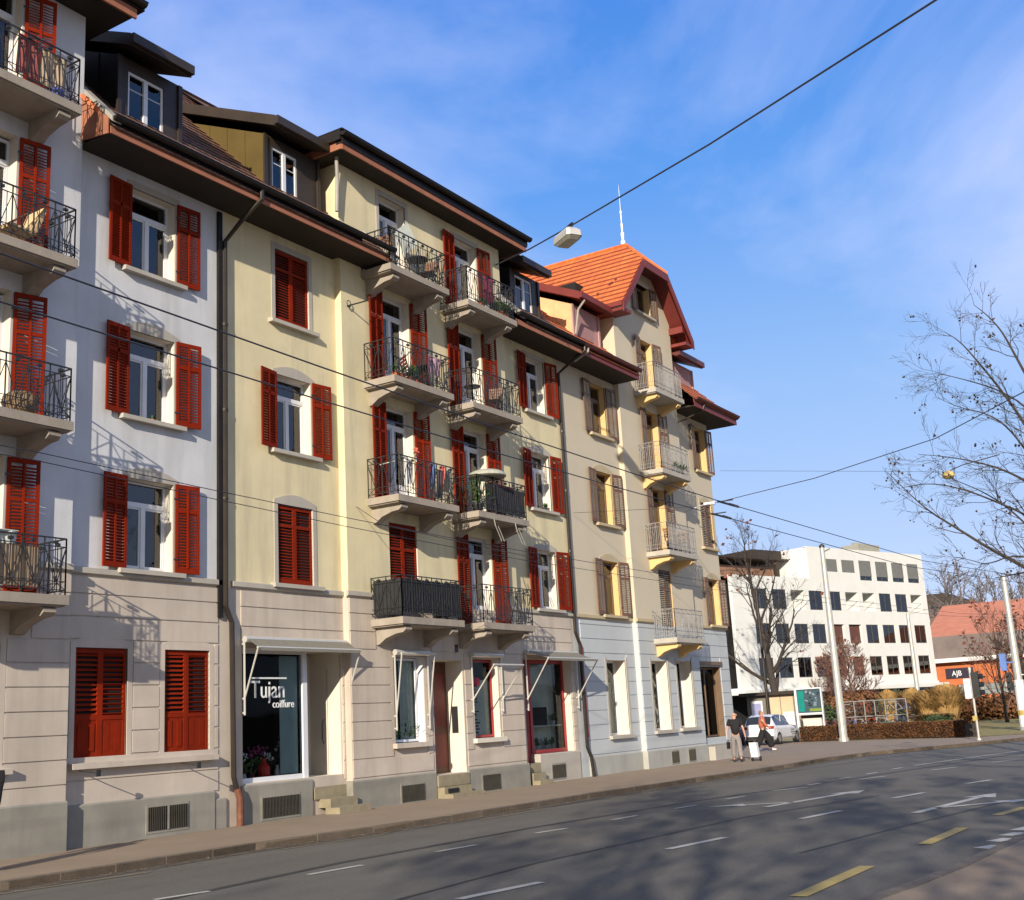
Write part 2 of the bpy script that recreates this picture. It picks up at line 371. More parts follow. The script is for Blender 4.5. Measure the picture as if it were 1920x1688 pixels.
def surround_mesh(w, h, arch, mt, bw=.12):
    q = (round(w, 3), round(h, 3), arch, mt, 's', bw)
    if q not in SM:
        b = MB(); y = -.016
        b.box(-bw, 0, y, .03, 0, h); b.box(w, w+bw, y, .03, 0, h)
        if arch:
            n = 12; top = [(-bw+(w+2*bw)*i/n, h+.10+.16*math.sin(math.pi*i/n)) for i in range(n+1)]
            b.prism([(-bw, y, h), (w+bw, y, h)]+[(x, y, z) for x, z in reversed(top)], (0, .046, 0))
        else: b.box(-bw, w+bw, y, .03, h, h+.15)
        SM[q] = b.mesh('surround', M[mt])
    return SM[q]
def window(bld, x, z, w, h, Y, fm='white', sm=('red', 'red'), shut='open', arch=False, st='stone', door=False, curtain='sides', sillw=True, lab=None, ang=(7, 7), sw=None, panels=False, recess=0):
    fr, pn = win_meshes(w, h, door, fm)
    o = inst('window', fr, bld, (x, Y+recess, z)); p = Vector((x, Y+recess, z)); p0 = Vector((x, Y, z))
    inst('pane', pn, o, p)
    if curtain and shut != 'closed': inst('curtain', curtain_mesh(w, h, curtain), o, p)
    if shut == 'closed': inst('shade_sheet', dark_mesh(w, h), o, p)
    if st: inst('surround', surround_mesh(w, h, arch, st), o, p0)
    if sillw: inst('sill', sill_mesh(w, st or 'stone'), o, p0)
    ms = [M[sm[0]], M[sm[1]], M['iron']]; sw = sw or w/2+.012
    if shut == 'open':
        m = shutter('o'+sm[0], sw, h+.03, ms)
        a = inst('shutter', m, o, p0+Vector((w+.03, -.045, -.01)), rz=R(-ang[1]+3*math.sin(x*7+z*3)))
        b = inst('shutter', m, o, p0+Vector((-.03, -.045, -.01)), rz=R(180+ang[0]+3*math.sin(x*5+z*4)))
    elif shut == 'closed':
        m = shutter(('p' if panels else 'c')+sm[0], w/2-.004, h-.02, ms, panels=panels, split=.74, mid=False, pitch=.092 if panels else .070, sh=.020 if panels else .014)
        inst('shutter', m, o, p0+Vector((.003, .05, .01)))
        inst('shutter', m, o, p0+Vector((w-.003, .05, .01)), rz=R(180))
    if lab: o['label'] = lab
    return o

# ---- balcony: slab with consoles and an iron railing
BM = {}
def railing_mesh(w, d, h, mt, style=0):
    b = MB(); r = .007; e = .05
    path = [(e, 0), (e, -d+e), (w-e, -d+e), (w-e, 0)]
    rng = random.Random(int(w*100)+style)
    for (ax, ay), (bx, by) in zip(path, path[1:]):
        A = Vector((ax, ay, 0)); B = Vector((bx, by, 0)); Lg = (B-A).length; n = max(2, round(Lg/.42))
        up = lambda p, z: (p.x, p.y, z)
        b.bar(up(A, h), up(B, h), .034, .022); b.bar(up(A, h-.15), up(B, h-.15), .016, .016); b.bar(up(A, .09), up(B, .09), .02, .016)
        b.bar(up(A, .24), up(B, .24), .012, .012)
        for i in range(n):
            P = lerp(A, B, i/n); Q = lerp(A, B, (i+1)/n); Md = (P+Q)/2
            b.bar(up(P, 0), up(P, h), .02, .02); b.bar(up(Md, .09), up(Md, h), .012, .012)
            if style == 0:
                b.bar(up(P, h-.15), up(Md, .24), .012, .012); b.bar(up(Q, h-.15), up(Md, .24), .012, .012)
                b.bar(up(lerp(P, Q, .25), .09), up(lerp(P, Q, .25), h-.15), .010, .010); b.bar(up(lerp(P, Q, .75), .09), up(lerp(P, Q, .75), h-.15), .010, .010)
                c = lerp(P, Q, .5); b.bar(up(lerp(P, Q, .4), h-.075), up(lerp(P, Q, .6), h-.075), .05, .05)
                b.bar(up(P, .09), up(Md, .24), .010, .010); b.bar(up(Q, .09), up(Md, .24), .010, .010)
            else:
                for k in (.17, .33, .67, .83): b.bar(up(lerp(P, Q, k), .09), up(lerp(P, Q, k), h-.15), .012, .012)
                pts = [up(lerp(P, Q, .5+.22*math.cos(t)), .62+.13*math.sin(t)) for t in [math.pi*2*j/8 for j in range(9)]]
                b.tube(pts, .007, 4, cap=False); b.bar(up(P, h-.15), up(Md, h), .010, .010); b.bar(up(Q, h-.15), up(Md, h), .010, .010)
        b.bar(up(B, 0), up(B, h), .02, .02)
    return b.mesh('railing', M[mt])
def slab_mesh(w, d, mt, cmt):
    b = MB()
    b.box(0, w, -d, 0, -.17, 0, 0); b.box(.05, w-.05, -d+.05, 0, -.20, -.17, 0)
    prof = [(0, -.20), (-d*.86, -.20), (-d*.92, -.24), (-d*.92, -.30), (-d*.84, -.36), (-d*.62, -.38), (-d*.30, -.47), (-d*.10, -.60), (0, -.62)]
    for xa in (.20, w-.20-.26): b.prism([(xa, y, z) for y, z in prof], (.26, 0, 0), 1)
    return b.mesh('slab', [M[mt], M[cmt]])
def balcony(bld, x, zb, w, d, Y, mt='iron', cm=('concrete', 'concrete'), style=0, h=1.02, lab=None):
    q = (w, d, mt, style, h)
    if q not in BM: BM[q] = railing_mesh(w, d, h, mt, style)
    q2 = (w, d, cm)
    if q2 not in BM: BM[q2] = slab_mesh(w, d, *cm)
    p = (x, Y, zb+.17)
    o = inst('balcony', BM[q2], bld, p); inst('railing', BM[q], o, p)
    if lab: o['label'] = lab
    return o

# ---- roofs
def roof_courses(mb, a, b, c, d, step=.34, lift=.03, m=0):
    """a,b bottom edge, d,c top edge; overlapping courses with a real lip"""
    a, b, c, d = map(Vector, (a, b, c, d)); n = max(1, int(((d+c)/2-(a+b)/2).length/step))
    nn = (b-a).cross(d-a).normalized()
    if nn.length < .5: nn = (b-a).cross(c-a).normalized()
    if nn.z < 0: nn = -nn
    for i in range(n):
        p0, p1 = lerp(a, d, i/n)+nn*lift, lerp(b, c, i/n)+nn*lift; q1, q0 = lerp(b, c, (i+1)/n)+nn*.004, lerp(a, d, (i+1)/n)+nn*.004
        mb.face([p0, p1, q1, q0], m); mb.face([p0-nn*lift*1.4, p1-nn*lift*1.4, p1, p0], m)
def gutter_x(mb, x0, x1, Y, z, r=.085):
    n = 8
    for i in range(n):
        t0, t1 = math.pi*(1+i/n), math.pi*(1+(i+1)/n)
        a = (Y+r*math.cos(t0), z+r*math.sin(t0)); b = (Y+r*math.cos(t1), z+r*math.sin(t1))
        mb.face([(x0, a[0], a[1]), (x1, a[0], a[1]), (x1, b[0], b[1]), (x0, b[0], b[1])])
    mb.tube([(x0, Y-r, z), (x1, Y-r, z)], .014, 5); mb.prism([(x0, Y+r*math.cos(math.pi*(1+i/n)), z+r*math.sin(math.pi*(1+i/n))) for i in range(n+1)], (.01, 0, 0))
    mb.prism([(x1-.01, Y+r*math.cos(math.pi*(1+i/n)), z+r*math.sin(math.pi*(1+i/n))) for i in range(n+1)], (.01, 0, 0))
def eave(bld, x0, x1, Yw, ov, zs, mf='fascia', mg='gutter', ends=(0, 0), back=1.2):
    """soffit boards, fascia and gutter along the street"""
    b = MB(); yf = Yw-ov; b.box(x0, x1, yf, Yw+back, zs, zs+.03)
    n = int((x1-x0)/.75)
    b.build('soffit', M['soffit'], bld)
    f = MB(); f.box(x0, x1, yf-.03, yf, zs-.01, zs+.15); f.build('fascia', M[mf], bld)
    g = MB(); gutter_x(g, x0, x1, yf-.12, zs+.34, .09); g.box(x0, x1, yf-.02, yf+.03, zs+.15, zs+.34); g.build('gutter', M[mg], bld)
def dormer(bld, x0, x1, wx0, wx1, wz0, wz1, ztop, Yf=19.1, mw='dormer', mc='dormer', mr='dormer', over=.35, slope=.446, front=.5, blind=None, fw='white', xr=None):
    """shed dormer: front wall with a window, cheeks, rising roof with gutter"""
    d = MB(); yb = Yf+4.2
    wall_face(d, x0, x1, 14.4, ztop+.02, Yf, [(wx0, wx1, wz0, wz1, 0)], 0, .12)
    for xx, mi in ((x0, 1), (x1, 1)):
        d.face([(xx, Yf, 14.6), (xx, yb, 14.6+4.2), (xx, yb, ztop+4.2*slope), (xx, Yf, ztop)], mi)
        for k in range(1, 6):           # standing seams
            y = Yf+k*.62; s = -1 if xx == x0 else 1
            d.box(min(xx, xx+s*.018), max(xx, xx+s*.018), y, y+.02, 14.6+k*.62, ztop+k*.62*slope, 1)
    d.box(x0-.03, x0+.08, Yf-.05, Yf-.002, 14.7, ztop, 0); d.box(x1-.08, x1+.03, Yf-.05, Yf-.002, 14.7, ztop, 0)
    o = d.build('dormer', [M[mw], M[mc]], bld)
    r = MB(); ya = Yf-front; za = ztop-.0; X0, X1 = x0-over, xr or x1+over*.3; th = .28
    top = [(X0, ya, za+th), (X1, ya, za+th), (X1, yb, za+th+(yb-ya)*slope), (X0, yb, za+th+(yb-ya)*slope)]
    bot = [(X0, ya, za), (X1, ya, za), (X1, yb, za+(yb-ya)*slope), (X0, yb, za+(yb-ya)*slope)]
    r.face(top); r.face(list(reversed(bot)))
    for i in range(4):
        j = (i+1) % 4; r.face([bot[i], bot[j], top[j], top[i]])
    r.box(X0, X1, ya-.11, ya-.002, za+.04, za+th-.03)
    r.build('dormer_roof', M[mr], o)
    w, h = wx1-wx0, wz1-wz0
    f = MB(); t = .06; y0, y1 = Yf+.03, Yf+.09
    f.box(wx0, wx0+t, y0, y1, wz0, wz1); f.box(wx1-t, wx1, y0, y1, wz0, wz1); f.box(wx0+t, wx1-t, y0, y1, wz1-t, wz1); f.box(wx0+t, wx1-t, y0, y1, wz0, wz0+t)
    f.box((wx0+wx1)/2-.055, (wx0+wx1)/2+.055, y0-.015, y1, wz0+t, wz1-t); zz = wz0+h*.66
    f.box(wx0+t, (wx0+wx1)/2-.055, y0+.02, y0+.035, zz-.01, zz+.01); f.box((wx0+wx1)/2+.055, wx1-t, y0+.02, y0+.035, zz-.01, zz+.01)
    win = f.build('window', M[fw], o)
    p = MB(); p.box(wx0+.03, wx1-.03, Yf+.06, Yf+.066, wz0+.03, wz1-.03); p.build('pane', M['glass'], win)
    k = MB(); k.face([(wx0-.05, Yf+.6, wz0-.3), (wx1+.05, Yf+.6, wz0-.3), (wx1+.05, Yf+.6, wz1+.1), (wx0-.05, Yf+.6, wz1+.1)]); k.build('curtain', M['dark'], win)  # black sheet painting the unlit room behind the pane, no cloth
    if blind:
        k = MB(); z = wz1
        while z > wz0+blind: k.box(wx0+.02, wx1-.02, Yf-.012, Yf+.004, z-.045, z-.004); z -= .05
        k.build('roller_blind', M['blind'], win)
    return o
def downpipe(bld, pts, mt='pipe', r=.055, clamps=True):
    b = MB(); b.tube(pts, r, 8)
    if clamps:
        for (p, q) in zip(pts, pts[1:]):
            p, q = Vector(p), Vector(q)
            if abs(q.z-p.z) > 2.5:
                for k in range(1, int(abs(q.z-p.z)/2)): c = lerp(p, q, k*2/abs(q.z-p.z)); b.lathe([(r+.012, -.03), (r+.012, .03)], c, 8)
    return b.build('downpipe', M[mt], bld, smooth=False)
def grate(bld, x0, x1, z0, z1, Y, mid=True):
    b = MB(); b.box(x0-.05, x1+.05, Y-.012, Y+.02, z0-.05, z1+.05, 1)
    b.box(x0, x1, Y-.016, Y-.013, z0, z1, 2)
    n = int((x1-x0)/.045)
    for i in range(n+1): x = x0+(x1-x0)*i/n; b.box(x-.006, x+.006, Y-.030, Y-.018, z0, z1)
    if mid: b.box((x0+x1)/2-.02, (x0+x1)/2+.02, Y-.036, Y-.017, z0, z1, 1)
    return b.build('cellar_grate', [M['grate'], M['plinth'], M['dark']], bld)
def awning(bld, x0, x1, z, zp, Y, out, drop, cloth=True, lab=None):
    """folded awning: roller under the lintel, front bar, two arms pivoting on side posts"""
    b = MB()
    b.tube([(x0, Y-.10, z), (x1, Y-.10, z)], .075, 10)
    fy, fz = Y-out, z-drop
    b.tube([(x0+.0, fy, fz), (x1, fy, fz)], .028, 8)
    for x in (x0+.02, x1-.02):
        b.tube([(x, fy, fz), (x, Y-.07, zp+.35)], .02, 6); b.tube([(x, Y-.07, z+.02), (x, Y-.07, zp)], .024, 6)
        for zz in (z-.1, zp+.35, zp+.05): b.box(x-.03, x+.03, Y-.07, Y, zz-.02, zz+.02)
    o = b.build('awning', M['awn'], bld, lab)
    if cloth:
        c = MB(); n = 5; pp = []
        for i in range(n+1):
            t = i/n; pp.append((Y-.13-(out-.13)*t, z+.05-(drop+.05)*t-.03*math.sin(math.pi*t)))
        for (ya, za), (yb, zb_) in zip(pp, pp[1:]):
            c.face([(x0+.06, ya, za), (x1-.06, ya, za), (x1-.06, yb, zb_), (x0+.06, yb, zb_)])
        c.face([(x0+.06, fy-.03, fz), (x1-.06, fy-.03, fz), (x1-.06, fy-.035, fz-.07), (x0+.06, fy-.035, fz-.07)])
        c.build('awning_cloth', M['awncloth'], o)
    return o
def text(body, size, parent, loc, mt, name='lettering', rot=(90, 0, 0), align='LEFT', sx=1, ext=.002):
    cu = bpy.data.curves.new(name, 'FONT'); cu.body = body; cu.size = size; cu.extrude = ext; cu.align_x = align
    t = bpy.data.objects.new(name, cu); COL.objects.link(t)
    bpy.context.view_layer.update()
    me = bpy.data.meshes.new_from_object(t.evaluated_get(bpy.context.evaluated_depsgraph_get()))
    bpy.data.objects.remove(t); me.materials.clear(); me.materials.append(M[mt])
    o = inst(name, me, parent, loc, rot=tuple(R(a) for a in rot), scale=(sx, 1, 1)); return o
# ------------------------------------------------------------ the row of four apartment houses
FW, FH = 1.2, 1.84          # usual window opening
def core(bld, x0, x1, ztop, gfd=1.3):
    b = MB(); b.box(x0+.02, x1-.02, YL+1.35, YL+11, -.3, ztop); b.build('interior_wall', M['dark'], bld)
def band(bld, x0, x1, Y, mt, gaps=()):
    b = MB(); x = x0
    for a, c in list(gaps)+[(x1, x1)]:
        if a > x: b.prism([(x, Y-.07, 5.0), (x, Y+.02, 4.95), (x, Y+.02, 5.13), (x, Y-.07, 5.10)], (a-x, 0, 0))
        x = c
    b.build('string_course', M[mt], bld)
def plinth(bld, x0, x1, Y, z1, mt='plinth', skip=(), zb=-.3):
    b = MB(); x = x0
    for a, c in list(skip)+[(x1, x1)]:
        if a > x: b.box(x, a, Y-.05, Y+.3, zb, z1-.03); b.prism([(x, Y-.05, z1-.03), (x, Y+.25, z1-.03), (x, Y+.25, z1), (x, Y-.02, z1)], (a-x, 0, 0))
        x = c
    b.build('plinth', M[mt], bld)
def courses_part(bld, x0, x1, z0, z1, Y, ops, mt, h=.43, **k):
    b = MB(); courses(b, x0, x1, z0, z1, Y, ops, h, **k); b.build('rusticated_render', M[mt], bld)

# ---- house 1: pale lilac house at the left edge
H1 = empty('apartment_house', (8, YR, 0), 'tall pale lilac house at the left edge with stacked balconies and red shutters', 'house', 'row of apartment houses')
b = MB(); o1 = [(11.75, 12.95, z, z+2.55, 1) for z in (4.42, 7.56, 10.70, 13.82)]; og = [(11.8, 13.0, 1.5, 3.6, 1)]
wall_face(b, 4, 14.42, 4.97, 16.55, YR, o1, 0); wall_face(b, 4, 14.42, -.2, 4.97, YR, o1+og, 2)
b.face([(14.42, YR, -.2), (14.42, YR+10, -.2), (14.42, YR+10, 4.97), (14.42, YR, 4.97)], 2)
b.face([(14.42, YR, 4.97), (14.42, YR+10, 4.97), (14.42, YR+10, 16.6), (14.42, YR, 16.6)], 0)
b.face([(4, YR, -.2), (4, YR, 16.6), (4, YR+10, 16.6), (4, YR+10, -.2)], 0)
b.build('wall', [M['lilac'], M['jamb'], M['rust']], H1); core(H1, 4, 14.3, 16.4)
courses_part(H1, 4, 14.42, .72, 4.93, YR, og, 'rust', skip=[(10.7, 13.62, 3.6, 4.4)]); band(H1, 4, 14.43, YR, 'stone', [(11.6, 13.1)])
plinth(H1, 4, 14.44, YR, .86)
window(H1, 11.8, 1.5, 1.2, 2.1, YR, shut='closed', panels=True, arch=True, st='rust')
for i, z in enumerate((4.42, 7.56, 10.70, 13.82)):
    window(H1, 11.75, z, 1.2, 2.50, YR, door=True, sillw=False, curtain='half', arch=False, st=None if i else None, ang=(6, 12))
    balcony(H1, 10.85, (4.21, 7.36, 10.50, 13.65)[i], 2.78, 1.0, YR, h=1.0)
b = MB(); b.box(4, 15.0, 17.95, 27, 16.56, 16.62); b.build('soffit', M['soffit'], H1)
b = MB(); b.box(4, 15.03, 17.9, 17.95, 16.5, 16.72); b.box(15.0, 15.04, 17.95, 27, 16.62, 16.74); b.build('fascia', M['fascia'], H1)
b = MB(); gutter_x(b, 4, 15.16, 17.80, 16.86, .10); b.box(4, 15.05, 17.86, 18.0, 16.72, 16.92); b.box(15.05, 15.2, 17.86, 27, 16.74, 16.9); b.build('gutter', M['gutter'], H1)
b = MB(); roof_courses(b, (4, 17.9, 16.92), (15.05, 17.9, 16.92), (12.4, 22, 18.9), (4, 22, 18.9)); roof_courses(b, (15.05, 17.9, 16.92), (15.05, 27, 16.92), (12.4, 23, 18.9), (12.4, 22, 18.9)); b.build('roof', M['tile_old'], H1)

# ---- house 2: lower lilac house
H2 = empty('apartment_house', (14.42, YL, 0), 'narrow lilac white house with one column of red shuttered windows and a dark dormer', 'house', 'row of apartment houses')
wx = 15.85; zz = (5.17, 8.30, 11.48)
ow = [(wx, wx+FW, z, z+FH, 1) for z in zz]; og = [(14.72, 15.93, 1.5, 3.6, 1), (16.86, 18.07, 1.5, 3.6, 1)]
b = MB(); wall_face(b, 14.42, 18.5, 4.97, 13.75, YL, ow, 0); wall_face(b, 14.42, 18.5, -.2, 4.97, YL, og, 2)
b.build('wall', [M['lilac'], M['jamb'], M['rust']], H2); core(H2, 14.42, 18.5, 14.2)
courses_part(H2, 14.42, 18.30, .76, 4.93, YL, og, 'rust', pad=.14); band(H2, 14.42, 18.38, YL, 'stone')
plinth(H2, 14.42, 18.16, YL-.02, .76); plinth(H2, 18.16, 18.5, YL, .60)
grate(H2, 16.42, 17.40, .13, .57, YL-.07)
for i, z in enumerate(zz): window(H2, wx, z, FW, FH, YL, arch=i < 2, curtain='right')
for x in (14.72, 16.86): window(H2, x, 1.5, 1.21, 2.1, YL, shut='closed', panels=True, arch=True, sillw=False, st='rust')
b = MB(); b.prism([(14.60, YL-.17, 1.38), (14.60, YL+.02, 1.38), (14.60, YL+.02, 1.5), (14.60, YL-.17, 1.48)], (3.58, 0, 0)); b.build('sill', M['rust'], H2)
for x in (14.78, 17.2):
    b = MB(); b.tube([(x, YL-.12, 1.36), (x, YL-.30, 1.34), (x+.10, YL-.50, 1.30)], .012, 5); b.box(x+.06, x+.14, YL-.54, YL-.5, 1.24, 1.36); b.build('shutter_stay', M['iron'], H2)
eave(H2, 14.45, 18.5, YL, 1.0, 13.68); b = MB()
roof_courses(b, (14.42, 17.88, 13.80), (18.5, 17.88, 13.80), (18.5, 24.6, 20.4), (14.42, 24.6, 20.4)); b.face([(14.42, 24.6, 20.6), (18.5, 24.6, 20.6), (18.5, 31, 14), (14.42, 31, 14)]); b.build('roof', M['tile_old'], H2)
dormer(H2, 15.55, 17.30, 15.83, 16.83, 14.96, 16.12, 16.38, mc='gutter', over=.10, xr=17.18)
b = MB(); b.prism([(14.43, 17.86, 13.9), (14.43, 17.86, 14.02), (14.43, 22, 18.16), (14.43, 22, 18.04)], (.22, 0, 0)); b.build('verge_flashing', M['lead'], H2)
b = MB(); b.prism([(14.38, 17.93, 13.64), (14.38, 17.93, 13.98), (14.38, 18.74, 14.70), (14.38, 18.74, 13.74)], (.03, 0, 0)); b.build('verge_board', M['fascia'], H2)
b = MB()
for i in range(3): y = 18.24+i*.17; b.prism([(14.34, y, 13.84+(y-17.9)), (14.34, y+.19, 14.02+(y-17.9)), (14.34, y+.19, 14.12+(y-17.9)), (14.34, y, 13.98+(y-17.9))], (.12, 0, 0))
b.build('verge_tiles', M['tile_orange'], H2)

# ---- house 3: cream house with the two columns of balconies
H3 = empty('apartment_house', (18.5, YL, 0), 'long cream yellow house with red shutters, two columns of balconies and shops below', 'house', 'row of apartment houses')
XA, XB, XC, XL = 24.05, 27.60, 31.65, 20.17
zb = (4.27, 7.30, 10.38, 13.40)
ow = [(XL, XL+FW, z, z+FH, 1) for z in zz]+[(XC, XC+1.16, z, z+FH-.02, 1) for z in zz]
od = [(XA, XA+1.18, z+.19, (6.98, 10.12, 13.22, 16.08)[i], 1) for i, z in enumerate(zb)]+[(XB, XB+1.18, z+.19, (6.98, 10.12, 13.22, 16.0)[i], 1) for i, z in enumerate(zb)]
shop = (19.02, 22.30, .83, 3.68, 1, 1.1); shop2 = (30.50, 33.25, .60, 3.62, 1, .36)
gf = [(XA-.02, XA+1.22, 1.44, 3.56, 3, .24), (25.68, 27.05, .58, 3.5, 1, .62), (27.55, 28.80, 1.42, 3.56, 1, .24)]
b = MB(); wall_face(b, 18.5, 22.38, 4.97, 13.75, YL, ow, 0); wall_face(b, 18.5, 22.38, -.2, 4.97, YL, [shop], 2)
wall_face(b, 22.38, 30.1, 4.97, 16.38, YR, od, 0); wall_face(b, 22.38, 30.1, -.2, 4.97, YR, od+gf, 2)
wall_face(b, 30.1, 33.65, 4.97, 13.75, YL, ow, 0); wall_face(b, 30.1, 33.65, -.2, 4.97, YL, [shop2], 2)
for x, zt in ((22.38, 16.4), (30.1, 16.4)):
    b.face([(x, YR, -.2), (x, YL+.01, -.2), (x, YL+.01, 4.97), (x, YR, 4.97)], 2); b.face([(x, YR, 4.97), (x, YL+7, 4.97), (x, YL+7, zt), (x, YR, zt)], 0)
b.build('wall', [M['cream'], M['jamb'], M['rust'], M['white']], H3); 
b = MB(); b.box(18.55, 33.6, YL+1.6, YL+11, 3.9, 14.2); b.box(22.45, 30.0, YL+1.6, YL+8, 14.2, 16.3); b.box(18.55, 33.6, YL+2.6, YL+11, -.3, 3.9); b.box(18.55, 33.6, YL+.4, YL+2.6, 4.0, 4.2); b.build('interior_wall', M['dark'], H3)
sk = [(a-.02, c, 3.6, 4.45) for a, c in ((23.2, 25.8), (26.75, 29.35))]
courses_part(H3, 18.98, 22.38, .72, 4.93, YL, [shop], 'rust', pad=.02); courses_part(H3, 22.40, 30.08, .72, 4.93, YR, gf, 'rust', pad=.10, skip=[(23.35, 25.65, 3.9, 4.45), (26.9, 29.2, 3.9, 4.45)])
courses_part(H3, 30.12, 33.5, .72, 4.93, YL, [shop2], 'rust', pad=.05)
band(H3, 18.7, 22.38, YL, 'stone'); band(H3, 22.30, 30.14, YR, 'stone', [(23.2, 25.8), (26.75, 29.35)]); band(H3, 30.1, 33.62, YL, 'stone')
plinth(H3, 18.95, 21.15, YL, .80); plinth(H3, 22.32, 25.62, YR, .66, skip=[]); plinth(H3, 27.1, 30.16, YR, .64); plinth(H3, 31.12, 33.5, YL, .84, mt='stone')
grate(H3, 19.55, 20.68, .08, .50, YL-.05, False); grate(H3, 24.15, 25.05, .03, .42, YR-.05, False); grate(H3, 27.72, 28.55, .04, .44, YR-.05, False); grate(H3, 31.75, 32.5, .10, .48, YL-.05, False)
window(H3, XL, zz[2], FW, FH, YL, shut='closed'); window(H3, XL, zz[1], FW, FH, YL, arch=True, curtain='full'); window(H3, XL, zz[0], FW, FH, YL, shut='closed', arch=True)
for i, z in enumerate(zz): window(H3, XC, z, 1.16, FH-.02, YL, arch=i < 2, curtain='full' if i == 1 else 'right')
for i, z in enumerate(zb):
    top = (6.98, 10.12, 13.22, 16.08)[i]
    window(H3, XA, z+.19, 1.18, top-z-.19, YR, door=True, sillw=False, shut=('closed', 'open', 'open', None)[i], st=(None, None, None, 'stone')[i], curtain=('full', 'full', 'full', None)[i], sw=.62)
    balcony(H3, 23.2, z, 2.62, 1.0, YR, style=0)
    top = (6.98, 10.12, 13.22, 16.0)[i]
    window(H3, XB, z+.19, 1.18, top-z-.19, YR, door=True, sillw=False, shut='open', st='stone' if i == 3 else None, curtain='full', sw=.62)
    balcony(H3, 26.75, z, 2.60, 1.0, YR, style=0)
# screens on two of the balconies
b = MB()
rr = random.Random(4)
def screen(b, x0, x1, y0, z0, z1, sides=True, dx=.02):
    x = x0
    while x < x1: b.box(x, x+dx*.92, y0+rr.uniform(-.004, .004), y0+.016, z0, z1+rr.uniform(-.012, .012)); x += dx
    if sides:
        for xs in (x0, x1):
            y = y0
            while y < YR-.06: b.box(xs-.008, xs+.008, y, y+dx*.92, z0, z1+rr.uniform(-.012, .012)); y += dx
screen(b, 23.28, 25.74, 17.82, 4.56, 5.38); b.build('privacy_screen', mat('black_slat_screen', (.022, .022, .024), .6, .25, 6), H3)
b = MB(); screen(b, 27.3, 29.27, 17.82, 7.55, 8.30, False); b.build('privacy_screen', mat('dark_reed_screen', (.040, .034, .034), .7, .35, 9), H3)
b = MB(); screen(b, 11.3, 13.05, 17.83, 4.50, 5.20, False, .012); b.build('privacy_screen', mat('beige_reed_screen', (.36, .26, .17), .8, .2, 9), H1)
# street shop left: big pane, recessed door, steps
b = MB(); f = .06; y0, y1 = YL+.13, YL+.20
b.box(19.02, 21.20, y0, y1, .83, .93); b.box(19.02, 21.20, y0, y1, 3.58, 3.68); b.box(19.02, 19.08, y0, y1, .93, 3.58); b.box(21.05, 21.20, y0-.02, y1+.02, .83, 3.68)
S1 = b.build('shop_window', M['white'], H3)
b = MB(); b.box(19.05, 21.1, YL+.16, YL+.168, .9, 3.6); pn = b.build('pane', M['shopglass'], S1)
text('Tujan', .54, S1, (19.42, YL+.150, 2.62), 'lbl', sx=.90, ext=.006); text('coiffure', .24, S1, (20.10, YL+.150, 2.40), 'lbl', sx=.95, ext=.006)
b = MB(); b.box(19.40, 20.56, YL+.148, YL+.152, 3.03, 3.065); b.build('lettering_bar', M['lbl'], S1)
b = MB(); b.box(20.42, 21.0, YL+.24, YL+.25, .95, 3.55); b.build('curtain', mat('teal_sheet', (.34, .44, .43), .7, .1, 3), S1)
b = MB(); b.box(19.0, 21.2, YL+.2, YL+1.5, .70, .80); b.box(21.15, 21.25, YL+.2, YL+1.12, .6, 3.75); b.build('display_floor', M['soffit'], S1)
b = MB(); b.box(21.25, 22.30, YL+1.02, YL+1.08, .60, 3.65)
b.box(21.45, 21.75, YL+1.0, YL+1.02, 1.35, 2.95, 1); b.box(21.85, 22.15, YL+1.0, YL+1.02, 1.35, 2.95, 1); b.box(21.4, 22.2, YL+.995, YL+1.02, .75, 1.2, 0)
D1 = b.build('shop_door', [M['jamb'], M['glass']], H3)
b = MB(); b.tube([(22.24, YL+.55, 1.55), (22.14, YL+.5, 1.65), (22.14, YL+.5, 2.0), (22.24, YL+.55, 2.1)], .016, 6); b.build('door_handle', M['iron'], D1)
b = MB(); b.box(22.285, 22.297, YL+.45, YL+.47, .7, 3.3); b.box(22.285, 22.297, YL+.02, YL+.06, .7, 3.6); b.build('jamb_trim', M['stone'], H3)
b = MB(); b.box(21.40, 22.52, YR-.42, YR+.0, -.2, .14); b.box(21.40, 22.34, YR-.16, YL+.3, .14, .33); b.box(21.22, 22.30, YL-.05, YL+1.05, .33, .60); b.box(21.2, 22.3, YL-.0, YL+.4, .33, .50); b.build('steps', M['stepstone'], H3)
awning(H3, 19.0, 22.45, 3.86, 2.25, YL, .48, .20)
# window and door in the projecting part
def simple_window(bld, x0, x1, z0, z1, Y, fm, dd=.2, posts=(), cur=True, name='window'):
    b = MB(); t = .06; ya, yb = Y+dd, Y+dd+.06
    b.box(x0, x0+t, ya, yb, z0, z1); b.box(x1-t, x1, ya, yb, z0, z1); b.box(x0+t, x1-t, ya, yb, z1-t, z1); b.box(x0+t, x1-t, ya, yb, z0, z0+t)
    for p in posts: b.box(p-.03, p+.03, ya-.01, yb, z0+t, z1-t)
    o = b.build(name, M[fm], bld); b = MB(); b.box(x0+.02, x1-.02, ya+.03, ya+.038, z0+.02, z1-.02); b.build('pane', M['shopglass'], o)
    return o
W1 = simple_window(H3, XA, XA+1.2, 1.46, 3.54, YR, 'white'); 
b = MB(); b.box(XA-.14, XA+1.34, YR-.15, YR+.02, 1.32, 1.44); b.box(XA-.14, XA-.03, YR-.018, YR+.02, 1.44, 3.6); b.box(XA+1.23, XA+1.34, YR-.018, YR+.02, 1.44, 3.6); b.build('surround', M['rust'], W1)
b = MB()
